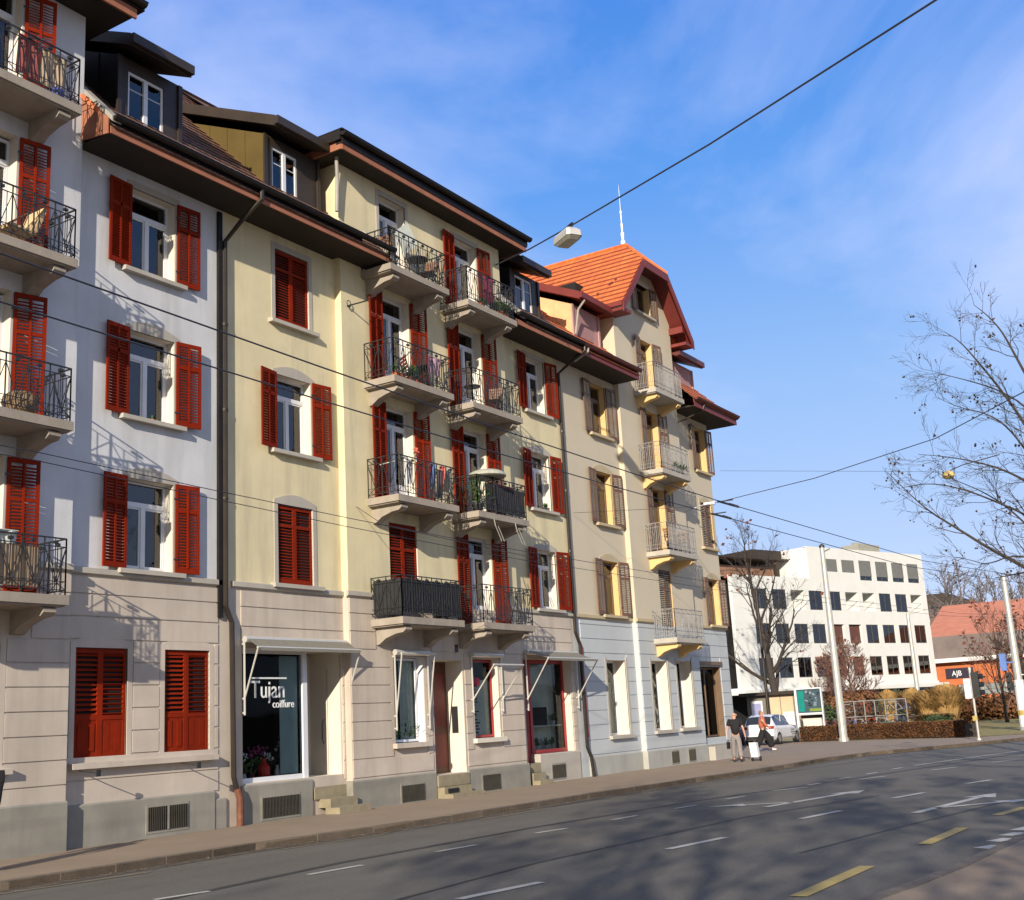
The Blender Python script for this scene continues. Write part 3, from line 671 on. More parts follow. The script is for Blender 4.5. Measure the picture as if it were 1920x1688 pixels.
for a, c, ph in ((24.1, 24.5, 0), (24.62, 25.2, 1)):
    n = 12
    for i in range(n):
        xa, xb = a+(c-a)*i/n, a+(c-a)*(i+1)/n; ya = YR+.275+.02*math.sin(i*1.7+ph); yb = YR+.275+.02*math.sin((i+1)*1.7+ph)
        b.face([(xa, ya, 1.46), (xb, yb, 1.46), (xb, yb, 3.5), (xa, ya, 3.5)])
b.build('curtain', M['curtainw'], W1)
awning(H3, 24.0, 25.42, 3.66, 1.75, YR, .30, .04, cloth=False)
b = MB(); b.box(25.68, 27.05, YR+.56, YR+.62, .58, 3.5); b.box(25.8, 26.3, YR+.54, YR+.56, .75, 1.6, 1); b.box(26.4, 26.92, YR+.54, YR+.56, .75, 1.6, 1); b.box(25.8, 26.3, YR+.54, YR+.56, 1.8, 3.2, 1); b.box(26.4, 26.92, YR+.54, YR+.56, 1.8, 3.2, 1)
D2 = b.build('front_door', [M['wooddoor'], M['dkred']], H3); b = MB(); b.tube([(26.32, YR+.50, 1.6), (26.32, YR+.50, 1.85)], .014, 6); b.build('door_handle', M['greyiron'], D2)
b = MB(); b.box(25.66, 27.1, YR-.52, YR, -.2, .10); b.box(25.66, 26.9, YR-.26, YR+.1, .10, .27); b.box(25.66, 27.06, YR-.08, YR+.6, .28, .56); b.box(25.8, 26.25, YR-.29, YR-.26, .13, .23, 1); b.build('steps', [M['stepstone'], M['dark']], H3)
b = MB(); b.box(26.72, 26.86, YR-.035, YR-.016, 3.72, 3.92); b.build('house_number_plate', M['iron'], H3)
b = MB(); b.box(27.035, 27.046, YR+.2, YR+.4, 1.6, 2.3); b.build('letterbox', M['iron'], H3)
W2 = simple_window(H3, 27.58, 28.78, 1.44, 3.54, YR, 'shopred')
b = MB(); b.box(27.42, 28.92, YR-.14, YR+.02, 1.30, 1.42); b.build('sill', M['jamb'], W2)
b = MB(); b.box(27.68, 28.70, YR+.30, YR+.31, 1.50, 3.0); b.build('poster', M['curtainw'], W2)
b = MB(); rr = random.Random(3)
for i in range(9):
    z = 2.72-i*.085; w = rr.uniform(.3, .5); b.box(27.72, 27.72+w, YR+.285, YR+.29, z, z+.035, 0 if i != 5 else 1)
for i in range(5): b.box(27.72, 27.72+rr.uniform(.35, .5), YR+.285, YR+.29, 1.9-i*.085, 1.94-i*.085)
b.lathe([(.01, -.16), (.16, -.1), (.2, 0), (.16, .1), (.01, .16)], (28.1, YR+.36, 2.95), 10, 1)
b.build('poster_print', [mat('poster_ink', (.08, .09, .12), .7), mat('poster_red', (.5, .05, .10), .7)], W2)
awning(H3, 27.40, 28.92, 3.66, 2.1, YR, .80, .32, cloth=False)
# right hand shop
b = MB(); ya, yb = YL+.24, YL+.32
b.box(31.15, 33.25, ya, yb, .84, .95); b.box(31.15, 33.25, ya, yb, 3.5, 3.62); b.box(33.15, 33.25, ya, yb, .95, 3.5); b.box(31.15, 31.28, ya, yb, .95, 3.5); b.box(30.5, 31.15, ya+.04, yb, .60, 3.62); b.box(30.62, 31.05, ya+.02, ya+.04, 1.5, 3.3, 1)
S2 = b.build('shop_window', [M['shopred'], M['dkred']], H3)
b = MB(); b.box(31.2, 33.2, ya+.03, ya+.038, .9, 3.55); b.build('pane', M['shopglass'], S2)
b = MB(); b.face([(31.25, YL+.62, .9), (33.2, YL+.62, .9), (33.2, YL+.62, 3.5), (31.25, YL+.62, 3.5)]); b.box(31.3, 33.15, YL+.34, YL+.6, 1.62, 1.66); b.build('display_shelf', M['curtainw'], S2)
b = MB(); b.box(31.3, 32.35, YL+.38, YL+.6, 1.66, 2.2); b.build('display_box', M['dark'], S2)
b = MB(); b.box(30.42, 31.15, YL-.42, YL-.0, -.2, .12); b.box(30.42, 31.12, YL-.2, YL+.1, .12, .33); b.box(30.5, 31.12, YL-.05, YL+.3, .34, .60); b.box(31.15, 33.25, YL-.0, YL+.3, .6, .84, 1); b.build('steps', [M['stepstone'], M['stone']], H3)
awning(H3, 30.55, 33.62, 3.80, 2.1, YL, .85, .22)
eave(H3, 18.5, 22.30, YL, 1.0, 13.68); eave(H3, 30.12, 33.65, YL, 1.0, 13.62); 
b = MB(); roof_courses(b, (18.5, 17.88, 13.80), (23.4, 17.88, 13.80), (23.4, 24.6, 20.4), (18.5, 24.6, 20.4)); roof_courses(b, (30.1, 17.88, 13.76), (33.65, 17.88, 13.76), (33.65, 24.6, 20.35), (30.1, 24.6, 20.35)); b.face([(18.5, 24.6, 20.6), (33.65, 24.6, 20.6), (33.65, 31, 14), (18.5, 31, 14)])
b.face([(22.3, 21, 17.5), (30.2, 21, 17.5), (30.2, 24.6, 20.5), (22.3, 24.6, 20.5)])
b.build('roof', M['tile_old'], H3)
b = MB(); b.prism([(23.38, 17.86, 13.75), (23.38, 17.86, 13.90), (23.38, 19, 15.04), (23.38, 19, 14.9)], (.12, 0, 0)); b.build('verge_flashing', M['lead'], H3)
b = MB(); b.prism([(29.75, 17.86, 13.85), (29.75, 17.86, 14.03), (29.75, 19, 15.17), (29.75, 19, 15.0)], (.30, 0, 0)); b.build('verge_flashing', M['lead'], H3)
# the recessed eaves run past the corners of the projecting part
b = MB(); b.box(22.30, 23.42, 17.95, 18.74, 13.68, 13.71); b.build('soffit', M['soffit'], H3)
b = MB(); b.box(29.6, 30.12, 17.95, 18.74, 13.62, 13.65); b.build('soffit', M['soffit'], H3)
b = MB(); b.box(22.30, 23.45, 17.92, 17.95, 13.67, 13.83); b.build('fascia', M['fascia'], H3)
b = MB(); b.box(29.6, 30.12, 17.92, 17.95, 13.61, 13.77); b.build('fascia', M['fascia'], H3)
b = MB(); gutter_x(b, 22.30, 23.5, 17.83, 14.02, .09); b.build('gutter', M['gutter'], H3)
b = MB(); gutter_x(b, 29.6, 30.12, 17.83, 13.96, .09); b.build('gutter', M['gutter'], H3)
# top of the projecting part
b = MB(); b.box(21.85, 30.75, 18.15, 26, 16.36, 16.40); b.build('soffit', M['soffit'], H3)
b = MB(); b.box(21.83, 30.77, 18.11, 18.15, 16.35, 16.50); b.box(21.81, 21.85, 18.15, 26, 16.36, 16.58); b.box(30.75, 30.79, 18.15, 26, 16.36, 16.58); b.build('fascia', M['fascia'], H3)
b = MB(); gutter_x(b, 21.72, 30.85, 18.0, 16.76, .10); b.box(21.80, 30.80, 18.08, 18.3, 16.50, 16.88); b.box(21.72, 21.86, 18.1, 26, 16.58, 16.84); b.box(30.75, 30.86, 18.1, 26, 16.58, 16.84); b.build('gutter', M['gutter'], H3)
b = MB(); roof_courses(b, (21.75, 18.05, 16.86), (30.85, 18.05, 16.86), (27.5, 22.5, 19.0), (25.2, 22.5, 19.0)); roof_courses(b, (21.75, 26, 16.86), (21.75, 18.05, 16.86), (25.2, 22.5, 19.0), (25.2, 24.5, 19.0)); b.face([(30.85, 18.05, 16.86), (30.85, 26, 16.86), (27.5, 24.5, 19), (27.5, 22.5, 19)]); b.build('roof', M['gutter'], H3)
dormer(H3, 20.0, 22.0, 20.28, 21.20, 14.92, 16.12, 16.34, mc='olive', mr='dormer', over=.14, xr=21.75)
dormer(H3, 31.25, 33.05, 31.6, 32.65, 14.95, 16.10, 16.22, mc='gutter', over=.08, xr=33.0)
# pipes
downpipe(H2, [(18.62, 17.85, 13.95), (18.62, 17.85, 13.72), (18.50, 18.3, 13.35), (18.46, YL-.08, 12.9), (18.46, YL-.08, 4.55), (18.62, YL-.10, 4.2), (18.66, YL-.10, 1.0), (18.74, YL-.10, .75)], r=.058)
b = MB(); b.tube([(18.74, YL-.12, .75), (18.80, YL-.14, .55), (18.80, YL-.14, -.05)], .075, 10); b.build('downpipe_shoe', M['rustpipe'], H2)
b = MB(); b.box(18.28, 18.40, YL-.07, YL-.0, 4.3, 13.6); b.build('corner_strip', M['gutter'], H2)
downpipe(H3, [(22.1, 18.55, 16.4), (22.20, 18.62, 15.8), (22.20, 18.66, 14.9)], 'lead', .05, False)
downpipe(H3, [(33.75, 17.84, 13.9), (33.75, 17.84, 13.72), (33.68, 18.3, 13.45), (33.66, YL-.08, 13.1), (33.66, YL-.08, 4.5), (33.86, YL-.10, 4.1), (33.90, YL-.10, .9), (34.0, YL-.16, .6), (34.05, YL-.2, -.05)], 'pipe', .055)
downpipe(H3, [(34.00, YL-.08, 4.1), (34.04, YL-.08, 1.2)], 'shopred', .03, False)
# bracket hook with wire loop beside the second balcony
b = MB(); b.tube([(22.62, YR-.0, 12.45), (22.75, YR-.5, 12.5), (22.95, YR-.9, 12.75)], .02, 5); b.tube([(22.62+.08*math.cos(t/8*6.28), YR-.06, 12.5+.09*math.sin(t/8*6.28)) for t in range(9)], .012, 4); b.build('wall_bracket', M['iron'], H3)

# ---- house 4: beige house with the steep orange gable
H4 = empty('apartment_house', (33.65, YL, 0), 'beige corner house with steep orange tiled gable and blue grey ground floor', 'house', 'row of apartment houses')
XD, XE, XF = 35.93, 39.93, 44.88
ow = [(XD, XD+1.16, z, z+FH, 1) for z in zz]+[(XF, XF+1.08, z, z+FH, 1) for z in zz]
ztE = (6.98, 10.05, 13.05, 15.88); zE = (4.24, 7.36, 10.36, 13.42)
od = [(XE, XE+1.05, zE[i]+.19, ztE[i], 1) for i in range(4)]+[(39.95, 41.15, 17.0, 18.2, 1)]
gd = [(35.72, 37.12, 1.2, 3.65, 3, .5)]; gr = [(38.68, 40.02, 1.25, 3.65, 3, .5), (40.78, 42.10, 1.27, 3.67, 3, .5)]; gs = [(43.12, 45.30, .82, 3.5, 4, .4)]
b = MB(); wall_face(b, 33.65, 37.85, 4.97, 13.75, YL, ow, 0); wall_face(b, 33.65, 37.85, -.2, 4.97, YL, gd, 2)
wall_face(b, 37.85, 42.9, 4.97, 16.4, YR, od, 0); wall_face(b, 37.85, 42.9, -.2, 4.97, YR, od+gr, 2)
wall_face(b, 42.9, 46.3, 4.97, 13.75, YL, ow, 0); wall_face(b, 42.9, 46.3, -.2, 4.97, YL, gs, 2)
GX = 40.45
def gable_z(x): return min(18.72, 16.6+(3.0-abs(x-GX))*1.12)
for x0, x1, cut in ((37.85, 38.6, 0), (38.6, 39.4, 0), (39.4, 39.95, 0), (39.95, 41.15, 1), (41.15, 41.5, 0), (41.5, 42.3, 0), (42.3, 42.9, 0)):
    if cut:
        b.face([(x0, YR, 16.4), (x1, YR, 16.4), (x1, YR, 17.0), (x0, YR, 17.0)]); b.face([(x0, YR, 18.2), (x1, YR, 18.2), (x1, YR, gable_z(x1)), (x0, YR, gable_z(x0))])
    else: b.face([(x0, YR, 16.4), (x1, YR, 16.4), (x1, YR, gable_z(x1)), (x0, YR, gable_z(x0))])
for s in ((39.95, 1), (41.15, -1)): b.face([(s[0], YR, 17.0), (s[0], YR+.3, 17.0), (s[0], YR+.3, 18.2), (s[0], YR, 18.2)], 1)
for x in (37.85, 42.9):
    b.face([(x, YR, -.2), (x, YL+.01, -.2), (x, YL+.01, 4.97), (x, YR, 4.97)], 2); b.face([(x, YR, 4.97), (x, YL+7, 4.97), (x, YL+7, 16.8), (x, YR, 16.8)], 0)
b.face([(46.3, YL, -.2), (46.3, YL+11, -.2), (46.3, YL+11, 4.97), (46.3, YL, 4.97)], 2); b.face([(46.3, YL, 4.97), (46.3, YL+11, 4.97), (46.3, YL+11, 13.75), (46.3, YL, 13.75)], 0)
b.build('wall', [M['beige'], M['ochre'], M['bluegrey'], M['jamb'], M['brownframe']], H4); core(H4, 33.7, 46.2, 14.0)
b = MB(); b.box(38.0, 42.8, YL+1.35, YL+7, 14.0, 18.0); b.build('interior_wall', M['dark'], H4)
courses_part(H4, 34.1, 37.83, .66, 4.9, YL, gd, 'bluegrey', h=.46, pad=.10); courses_part(H4, 37.87, 42.88, .66, 4.9, YR, gr, 'bluegrey', h=.46, pad=.10, skip=[(39.15, 41.5, 3.75, 4.4)]); courses_part(H4, 42.95, 46.28, .66, 4.9, YL, gs, 'bluegrey', h=.46, pad=.08)
band(H4, 33.72, 37.85, YL, 'sandstone'); band(H4, 37.8, 42.95, YR, 'sandstone', [(39.05, 41.6)]); band(H4, 42.9, 46.34, YL, 'sandstone')
plinth(H4, 34.15, 37.85, YL, .60, 'plinth2'); plinth(H4, 37.83, 42.92, YR, .60, 'plinth2'); plinth(H4, 42.9, 46.33, YL, .56, 'plinth')
for x, y in ((39.7, YR), (41.15, YR), (44.1, YL)): grate(H4, x, x+.55, .1, .48, y-.05, False)
MS = ('brownred', 'slat')
for i, z in enumerate(zz): window(H4, XD, z, 1.16, FH, YL, fm='brownframe', sm=MS, arch=i < 2, st='sandstone', curtain='full')
for i, z in enumerate(zz): window(H4, XF, z, 1.08, FH, YL, fm='brownframe', sm=MS, shut='closed' if i == 1 else 'open', arch=i < 2, st='sandstone', curtain='full', sw=.5)
for i in range(4):
    window(H4, XE, zE[i]+.19, 1.05, ztE[i]-zE[i]-.19, YR, fm='brownframe', sm=MS, shut='closed' if i == 0 else 'open', door=True, sillw=False, st=None, curtain='full', sw=.58)
    balcony(H4, 39.08, zE[i], 2.52, .92, YR, mt='greyiron', cm=('stone', 'ochre'), style=1)
window(H4, 39.95, 17.0, 1.2, 1.2, YR, fm='brownframe', sm=MS, st=None, curtain='full', sw=.42)
for x0, x1, z0, z1, y in ((35.72, 37.12, 1.2, 3.65, YL), (38.68, 40.02, 1.25, 3.65, YR), (40.78, 42.1, 1.27, 3.67, YR)):
    o = simple_window(H4, x0, x1, z0, z1, y, 'white', dd=.42, posts=((x0+x1)/2,))
    b = MB(); b.face([(x0, y+.62, z0), (x1, y+.62, z0), (x1, y+.62, z1-.7), (x0, y+.62, z1-.7)]); b.build('curtain', M['curtain'], o)
    b = MB(); b.prism([(x0-.14, y-.14, z0-.12), (x0-.14, y+.02, z0-.12), (x0-.14, y+.02, z0), (x0-.14, y-.14, z0-.02)], (x1-x0+.28, 0, 0)); b.box(x0-.11, x0-.0, y-.03, y+.02, z0, z1+.1); b.box(x1, x1+.11, y-.03, y+.02, z0, z1+.1); b.build('surround', M['stone'], o)
S3 = simple_window(H4, 43.14, 45.28, .84, 3.48, YL, 'brownframe', dd=.25, posts=(44.3,), name='shop_window')
rr = random.Random(8); b = MB()
for i in range(16):
    x = rr.uniform(43.25, 44.9); z = rr.uniform(.95, 2.3); w, h = rr.uniform(.15, .35), rr.uniform(.15, .4); y = YL+.30+i*.004; b.box(x, x+w, y, y+.003, z, z+h, i % 3)
b.build('poster', [M['curtainw'], mat('poster_blue', (.10, .16, .28), .7), mat('poster_tan', (.42, .26, .12), .7)], S3)
b = MB(); b.box(43.0, 45.4, YL-.10, YL+.0, 3.56, 3.70); b.build('roller_box', M['brownframe'], S3)
b = MB(); b.box(43.12, 45.3, YL-.45, YL+.2, -.2, .5); b.build('steps', M['stone'], H4)
eave(H4, 33.65, 37.9, YL, 1.0, 13.62, 'dkred', 'maroon'); eave(H4, 42.85, 47.2, YL, 1.0, 13.62, 'dkred', 'maroon')
b = MB(); b.box(46.3, 47.1, YL-1, YL+10, 13.63, 13.66); b.box(42.9, 46.3, YL-.8, YL, 13.66, 13.70); b.build('soffit', M['soffit'], H4)
b = MB(); b.box(47.1, 47.14, 17.95, 29, 13.62, 13.84); b.box(47.12, 47.25, 17.85, 29, 13.84, 13.98); b.build('fascia', M['maroon'], H4)
b = MB(); roof_courses(b, (33.68, 17.88, 13.76), (37.9, 17.88, 13.76), (37.9, 24.6, 20.35), (33.68, 24.6, 20.35)); roof_courses(b, (42.8, 17.88, 13.86), (47.2, 17.88, 13.86), (42.8, 22.3, 18.35), (42.79, 22.3, 18.35)); b.face([(33.65, 24.6, 20.55), (41, 24.6, 20.55), (41, 31, 14), (33.65, 31, 14)])
b.build('roof', M['tile_orange'], H4)
b = MB(); roof_courses(b, (47.2, 17.88, 13.86), (47.2, 29, 13.86), (42.8, 24.6, 18.35), (42.8, 22.3, 18.35)); b.build('roof', M['tile_orange_y'], H4)
# gable tower roof with half hip
gyf = 18.05; rz = 19.98; ez = 16.50; hw = 3.12; qz = 18.80; qw = (rz-qz)/((rz-ez)/hw); ry = 19.2; yb2 = 27
b = MB(); sl_ = lambda s: GX+s*hw
Lf = [(GX-hw, yb2, ez), (GX-hw, gyf, ez), (GX-qw, gyf, qz), (GX, ry, rz), (GX, yb2, rz)]
# left slope in courses
n = 14
for i in range(n):
    a0, a1 = i/n, (i+1)/n; x0_, x1_ = GX-hw*(1-a0), GX-hw*(1-a1); z0_, z1_ = ez+(rz-ez)*a0, ez+(rz-ez)*a1
    fy = lambda z: gyf if z <= qz else gyf+(ry-gyf)*(z-qz)/(rz-qz)
    b.face([(x0_-.035, yb2, z0_+.03), (x0_-.035, fy(z0_), z0_+.03), (x1_, fy(z1_), z1_-.005), (x1_, yb2, z1_-.005)]); b.face([(x0_-.03, yb2, z0_-.035), (x0_-.03, fy(z0_), z0_-.035), (x0_-.035, fy(z0_), z0_+.03), (x0_-.035, yb2, z0_+.03)], 2)
b.face([(GX+hw, gyf, ez), (GX+hw, yb2, ez), (GX, yb2, rz), (GX, ry, rz), (GX+qw, gyf, qz)])
b.face([(GX-qw, gyf-.03, qz-.02), (GX+qw, gyf-.03, qz-.02), (GX, ry, rz)])
for s in (-1, 1): b.tube([(GX+s*qw, gyf-.02, qz+.02), (GX, ry, rz+.03)], .06, 6)
b.tube([(GX, ry, rz+.03), (GX, yb2, rz+.03)], .07, 6)
rr = random.Random(5)
for i in range(12):
    t = rr.uniform(.02, .42); y = rr.uniform(gyf+.3, gyf+4.2); b.box(GX-hw*(1-t)-.05, GX-hw*(1-t)+.02, y, y+.08, ez+(rz-ez)*t, ez+(rz-ez)*t+.09, 1)
b.build('gable_roof', [M['tile_orange_y'], M['maroon'], mat('tile_shadow_line', (.20, .045, .02), .9, .3, 6)], H4)  # course lips darkened, a painted shadow line under each tile row
# bargeboards and gable soffit
b = MB()
for s in (-1, 1):
    pts = [(GX+s*hw, ez), (GX+s*qw, qz), (GX+s*qw, qz-.36), (GX+s*hw, ez-.36)]
    b.prism([(x, gyf-.04, z-.01) for x, z in pts], (0, .05, 0)); 
    b.prism([(GX+s*hw, gyf, ez-.03), (GX+s*qw, gyf, qz-.03), (GX+s*qw, YR, qz-.03), (GX+s*hw, YR, ez-.03)], (0, 0, -.05), 1 if s < 0 else 0)
    b.box(min(GX+s*hw, GX+s*(hw+.10)), max(GX+s*hw, GX+s*(hw+.10)), gyf, yb2, ez-.16, ez+.02)
    b.box(min(GX+s*2.4, GX+s*hw), max(GX+s*2.4, GX+s*hw), gyf+.02, YL+4, ez-.30, ez-.18)
b.box(GX-qw, GX+qw, gyf-.05, gyf+.01, qz-.34, qz-.03); b.box(GX-qw, GX+qw, gyf, YR, qz-.10, qz-.05, 1)
b.box(GX+2.35, GX+2.6, gyf+.1, YR, 16.72, 16.98); b.build('bargeboard', [M['dkred'], M['maroon']], H4)
dormer(H4, 35.35, 37.3, 35.7, 36.85, 14.72, 15.95, 16.10, mw='blind', mc='copper', mr='dkred', over=.30, blind=.30, fw='blind')
dormer(H4, 43.3, 45.6, 44.1, 45.2, 14.55, 15.7, 15.90, mw='blind', mc='dormer', mr='maroon', over=.15, blind=.25, fw='blind')
b = MB(); b.box(45.7, 46.3, 20.2, 21.6, 14.6, 16.7); b.box(45.6, 46.6, 20.0, 21.8, 16.7, 16.95); b.build('side_dormer', M['maroon'], H4)
downpipe(H4, [(33.98, 17.84, 13.9), (33.98, 17.84, 13.75), (33.80, 18.3, 13.45)], 'lead', .045, False)
downpipe(H4, [(43.7, 17.84, 13.9), (43.65, 17.95, 13.6), (43.2, 18.5, 13.25), (42.98, YL-.08, 13.1), (42.98, YL-.08, .1)], 'pipe', .04)
downpipe(H4, [(35.3, 18.52, 16.1), (35.28, 18.8, 15.8), (35.30, 18.98, 14.95)], 'lead', .04, False)
b = MB(); prof = [(.08, 0), (.10, .25), (.05, .3), (.08, .6), (.035, .65), (.05, 1.0), (.02, 1.05), (.03, 1.4), (.055, 1.5), (.012, 1.6), (.007, 2.5), (.002, 2.7)]
b.lathe(prof, (GX+.05, ry+.15, rz-.02), 8); b.tube([(GX-.02, ry+.1, rz+.5), (GX+.25, ry+.2, rz+.55), (GX+.25, ry+.2, rz+.7)], .02, 5); b.build('finial', M['white'], H4)
# ------------------------------------------------------------ street
def gp(px, py, z=0):
    p = at(px, py, Z=z); return (p.x, p.y)
RZ = -.12
def sheet(name, poly, z, mt, th=0, kind='structure', **k):
    b = MB()
    if th: b.prism([(x, y, z) for x, y in poly], (0, 0, -th))
    else: b.face([(x, y, z) for x, y in poly])
    return b.build(name, M[mt], kind=kind, **k)
b = MB(); b.face([(-300, -300, RZ-.02), (1500, -300, RZ-.02), (1500, 1500, RZ-.02), (-300, 1500, RZ-.02)]); b.build('ground', mat('verge_ground', (.13, .12, .085), .95, .3, .15, .3, 20), kind='structure')
far_k = [gp(*q) for q in ((0, 1655), (480, 1581), (700, 1551), (846, 1529.5), (1101, 1489), (1340, 1454), (1449, 1438), (1543, 1422), (1637, 1410), (1714, 1403), (1823, 1393), (1901, 1385))]
far_k = [(-25, far_k[0][1]+2.2), (0, far_k[0][1]+.9)]+far_k+[(62, 7.5), (75, 0), (95, -14)]
near_k = [(-25, 4.2), (0, 4.1)]+[gp(*q) for q in ((1610, 1688), (1700, 1657), (1785, 1624), (1843, 1597), (1925, 1560))]+[(24, 3.0), (30, 1.5), (40, -3), (60, -16), (80, -30)]
sheet('road', far_k+list(reversed(near_k)), RZ, 'asphalt')
sheet('pavement', far_k+[(95, 10), (63, 13.5), (64, 32), (46.4, 32), (46.4, 19.3), (-25, 19.3)], -.001, 'pave', .14)
sheet('pavement', near_k+[(80, -60), (-25, -60)], -.001, 'pave', .14)
def strip(mb, pts, w, z, m=0, off=0):
    pts = [Vector((p[0], p[1], 0)) for p in pts]; Lh = []; Rh = []
    for i, p in enumerate(pts):
        d = (pts[min(i+1, len(pts)-1)]-pts[max(i-1, 0)]).normalized(); n = Vector((-d.y, d.x, 0))
        Lh.append(p+n*(off+w/2)+Vector((0, 0, z))); Rh.append(p+n*(off-w/2)+Vector((0, 0, z)))
    for i in range(len(pts)-1): mb.face([Rh[i], Rh[i+1], Lh[i+1], Lh[i]], m)
rr = random.Random(2)
def kerb(pts, side):
    b = MB()
    for (ax, ay), (bx, by) in zip(pts, pts[1:]):
        A, B = Vector((ax, ay, 0)), Vector((bx, by, 0)); d = (B-A); Ln = d.length; d.normalize(); n = Vector((-d.y, d.x, 0))*side; k = max(1, int(Ln/.95))
        for i in range(k):
            p, q = A+d*(Ln*i/k+.006), A+d*(Ln*(i+1)/k-.006); j = rr.uniform(-.006, .006)
            b.prism([p+Vector((0, 0, .004+j)), q+Vector((0, 0, .004+j)), q+n*.16+Vector((0, 0, .004+j)), p+n*.16+Vector((0, 0, .004+j))], (0, 0, -.16))
            b.face([p-n*.28+Vector((0, 0, RZ+.006)), q-n*.28+Vector((0, 0, RZ+.006)), q-n*.005+Vector((0, 0, RZ+.006)), p-n*.005+Vector((0, 0, RZ+.006))], 1)
    b.build('kerb', [M['kerb'], mat('gutter_stones', (.10, .085, .07), .9, .4, 7, .4, 40)], kind='structure')
kerb(far_k, 1); kerb(near_k, -1)
b = MB(); strip(b, [(-25, 14.9), (5, 13.6)]+[gp(*q, RZ) for q in ((300, 1690), (640, 1618), (1000, 1552), (1300, 1503), (1600, 1460))]+[gp(1920, 1412, RZ)], .16, RZ+.004); 
strip(b, [gp(*q, RZ) for q in ((0, 1668), (520, 1590), (1000, 1518), (1400, 1458), (1700, 1416))], .09, RZ+.004); b.build('tar_joint', M['tar'], kind='structure')
rr2 = random.Random(12)
b = MB(); strip(b, [gp(*q, RZ) for q in ((700, 1700), (1000, 1620), (1400, 1532), (1650, 1492))], .07, RZ+.005); strip(b, [gp(*q, RZ) for q in ((1500, 1600), (1700, 1548), (1900, 1500))], .06, RZ+.005); b.build('tar_joint', M['tar'], kind='structure')
def dash(b, p, q, w=.14):
    strip(b, [gp(*p, RZ), gp(*q, RZ)], w, RZ+.008)
b = MB()
for p, q in (((860, 1687), (1015, 1655)), ((1253, 1593), (1360, 1571)), ((1502, 1536), (1576, 1521)), ((1676, 1497), (1732, 1487)), ((1812, 1470), (1858, 1463)), ((560, 1752), (700, 1720))): dash(b, p, q, .15)
for p, q in (((290, 1688), (393, 1672)), ((578, 1641), (680, 1623)), ((818, 1598), (893, 1585)), ((1004, 1563), (1063, 1554)), ((1148, 1538), (1194, 1530)), ((1265, 1517), (1307, 1510)), ((1363, 1499), (1398, 1493)),
             ((1449, 1483), (1514, 1477)), ((1514, 1473), (1539, 1469)), ((1573, 1461), (1595, 1458)), ((1625, 1452), (1644, 1449)), ((1673, 1443), (1691, 1440)), ((1714, 1436), (1820, 1421)), ((1820, 1421), (1925, 1407)),
             ((1611, 1462), (1660, 1456)), ((1745, 1445), (1793, 1439)), ((1860, 1430), (1906, 1425))): dash(b, p, q, .12)
def arrow(b, tail, tip, bend=None):
    T, P = Vector((*gp(*tail, RZ), 0)), Vector((*gp(*tip, RZ), 0)); d = (P-T).normalized(); n = Vector((-d.y, d.x, 0)); z = Vector((0, 0, RZ+.008))
    H_ = P-d*1.0
    b.face([T-n*.09+z, H_-n*.09+z, H_+n*.09+z, T+n*.09+z]); b.face([H_-n*.32+z, P+z, H_+n*.32+z])
    if bend:
        Q = T+d*bend[2]; E = Q+d*bend[0]+n*bend[1]; dd = (E-Q).normalized(); m = Vector((-dd.y, dd.x, 0)); K = E-dd*.75
        b.face([Q-m*.08+z, K-m*.08+z, K+m*.08+z, Q+m*.08+z]); b.face([K-m*.30+z, E+z, K+m*.30+z])
arrow(b, (1435, 1514), (1623, 1482), (-1.1, 1.35, 1.1)); arrow(b, (1716, 1525), (1868, 1488), (1.9, -1.15, .9))
b.build('road_markings', M['paint'], kind='structure')
b = MB()
for p, q in (((1497, 1682), (1626, 1625)), ((1733, 1584), (1805, 1553)), ((1870, 1529), (1925, 1514))): dash(b, p, q, .19)
b.build('yellow_road_markings', M['ypaint'], kind='structure')
b = MB()
for p, q in (((-60, 1686), (280, 1636)), ((525, 1594), (728, 1564)), ((900, 1538), (1030, 1516)), ((1142, 1499), (1238, 1484)), ((1316, 1471), (1382, 1460)), ((1448, 1450), (1502, 1442)), ((1553, 1434), (1600, 1426)), ((1640, 1419), (1690, 1411)), ((1720, 1407), (1840, 1396))): dash(b, p, q, .13)
b.build('yellow_road_markings', M['ypaint2'], kind='structure')
b = MB()
for p, q in (((1838, 1592), (1873, 1586)), ((1862, 1579), (1894, 1573)), ((1884, 1568), (1916, 1562)), ((1906, 1558), (1936, 1551))): dash(b, p, q, .22)
b.build('kerb_markings', M['paint'], kind='structure')
# fallen leaves and dirt along the far gutter
b = MB(); rr = random.Random(21)
for i in range(900):
    t = rr.random(); k = rr.randrange(2, 9); A, B = Vector(far_k[k]), Vector(far_k[k+1]); p = A.lerp(B, t); o = abs(rr.gauss(0, .16))+.02; s = rr.uniform(.012, .03); a = rr.uniform(0, 3.1)
    c = Vector((p.x, p.y-o, RZ+.012)); b.face([c+Vector((s*math.cos(a+j*1.57), s*math.sin(a+j*1.57), rr.uniform(0, .012))) for j in range(4)], i % 2)
b.build('fallen_leaves', [mat('dry_leaf', (.16, .09, .04), .9), mat('pale_leaf', (.25, .19, .12), .9)], label='dry leaves and dirt along the far gutter', cat='leaves', kind='stuff')

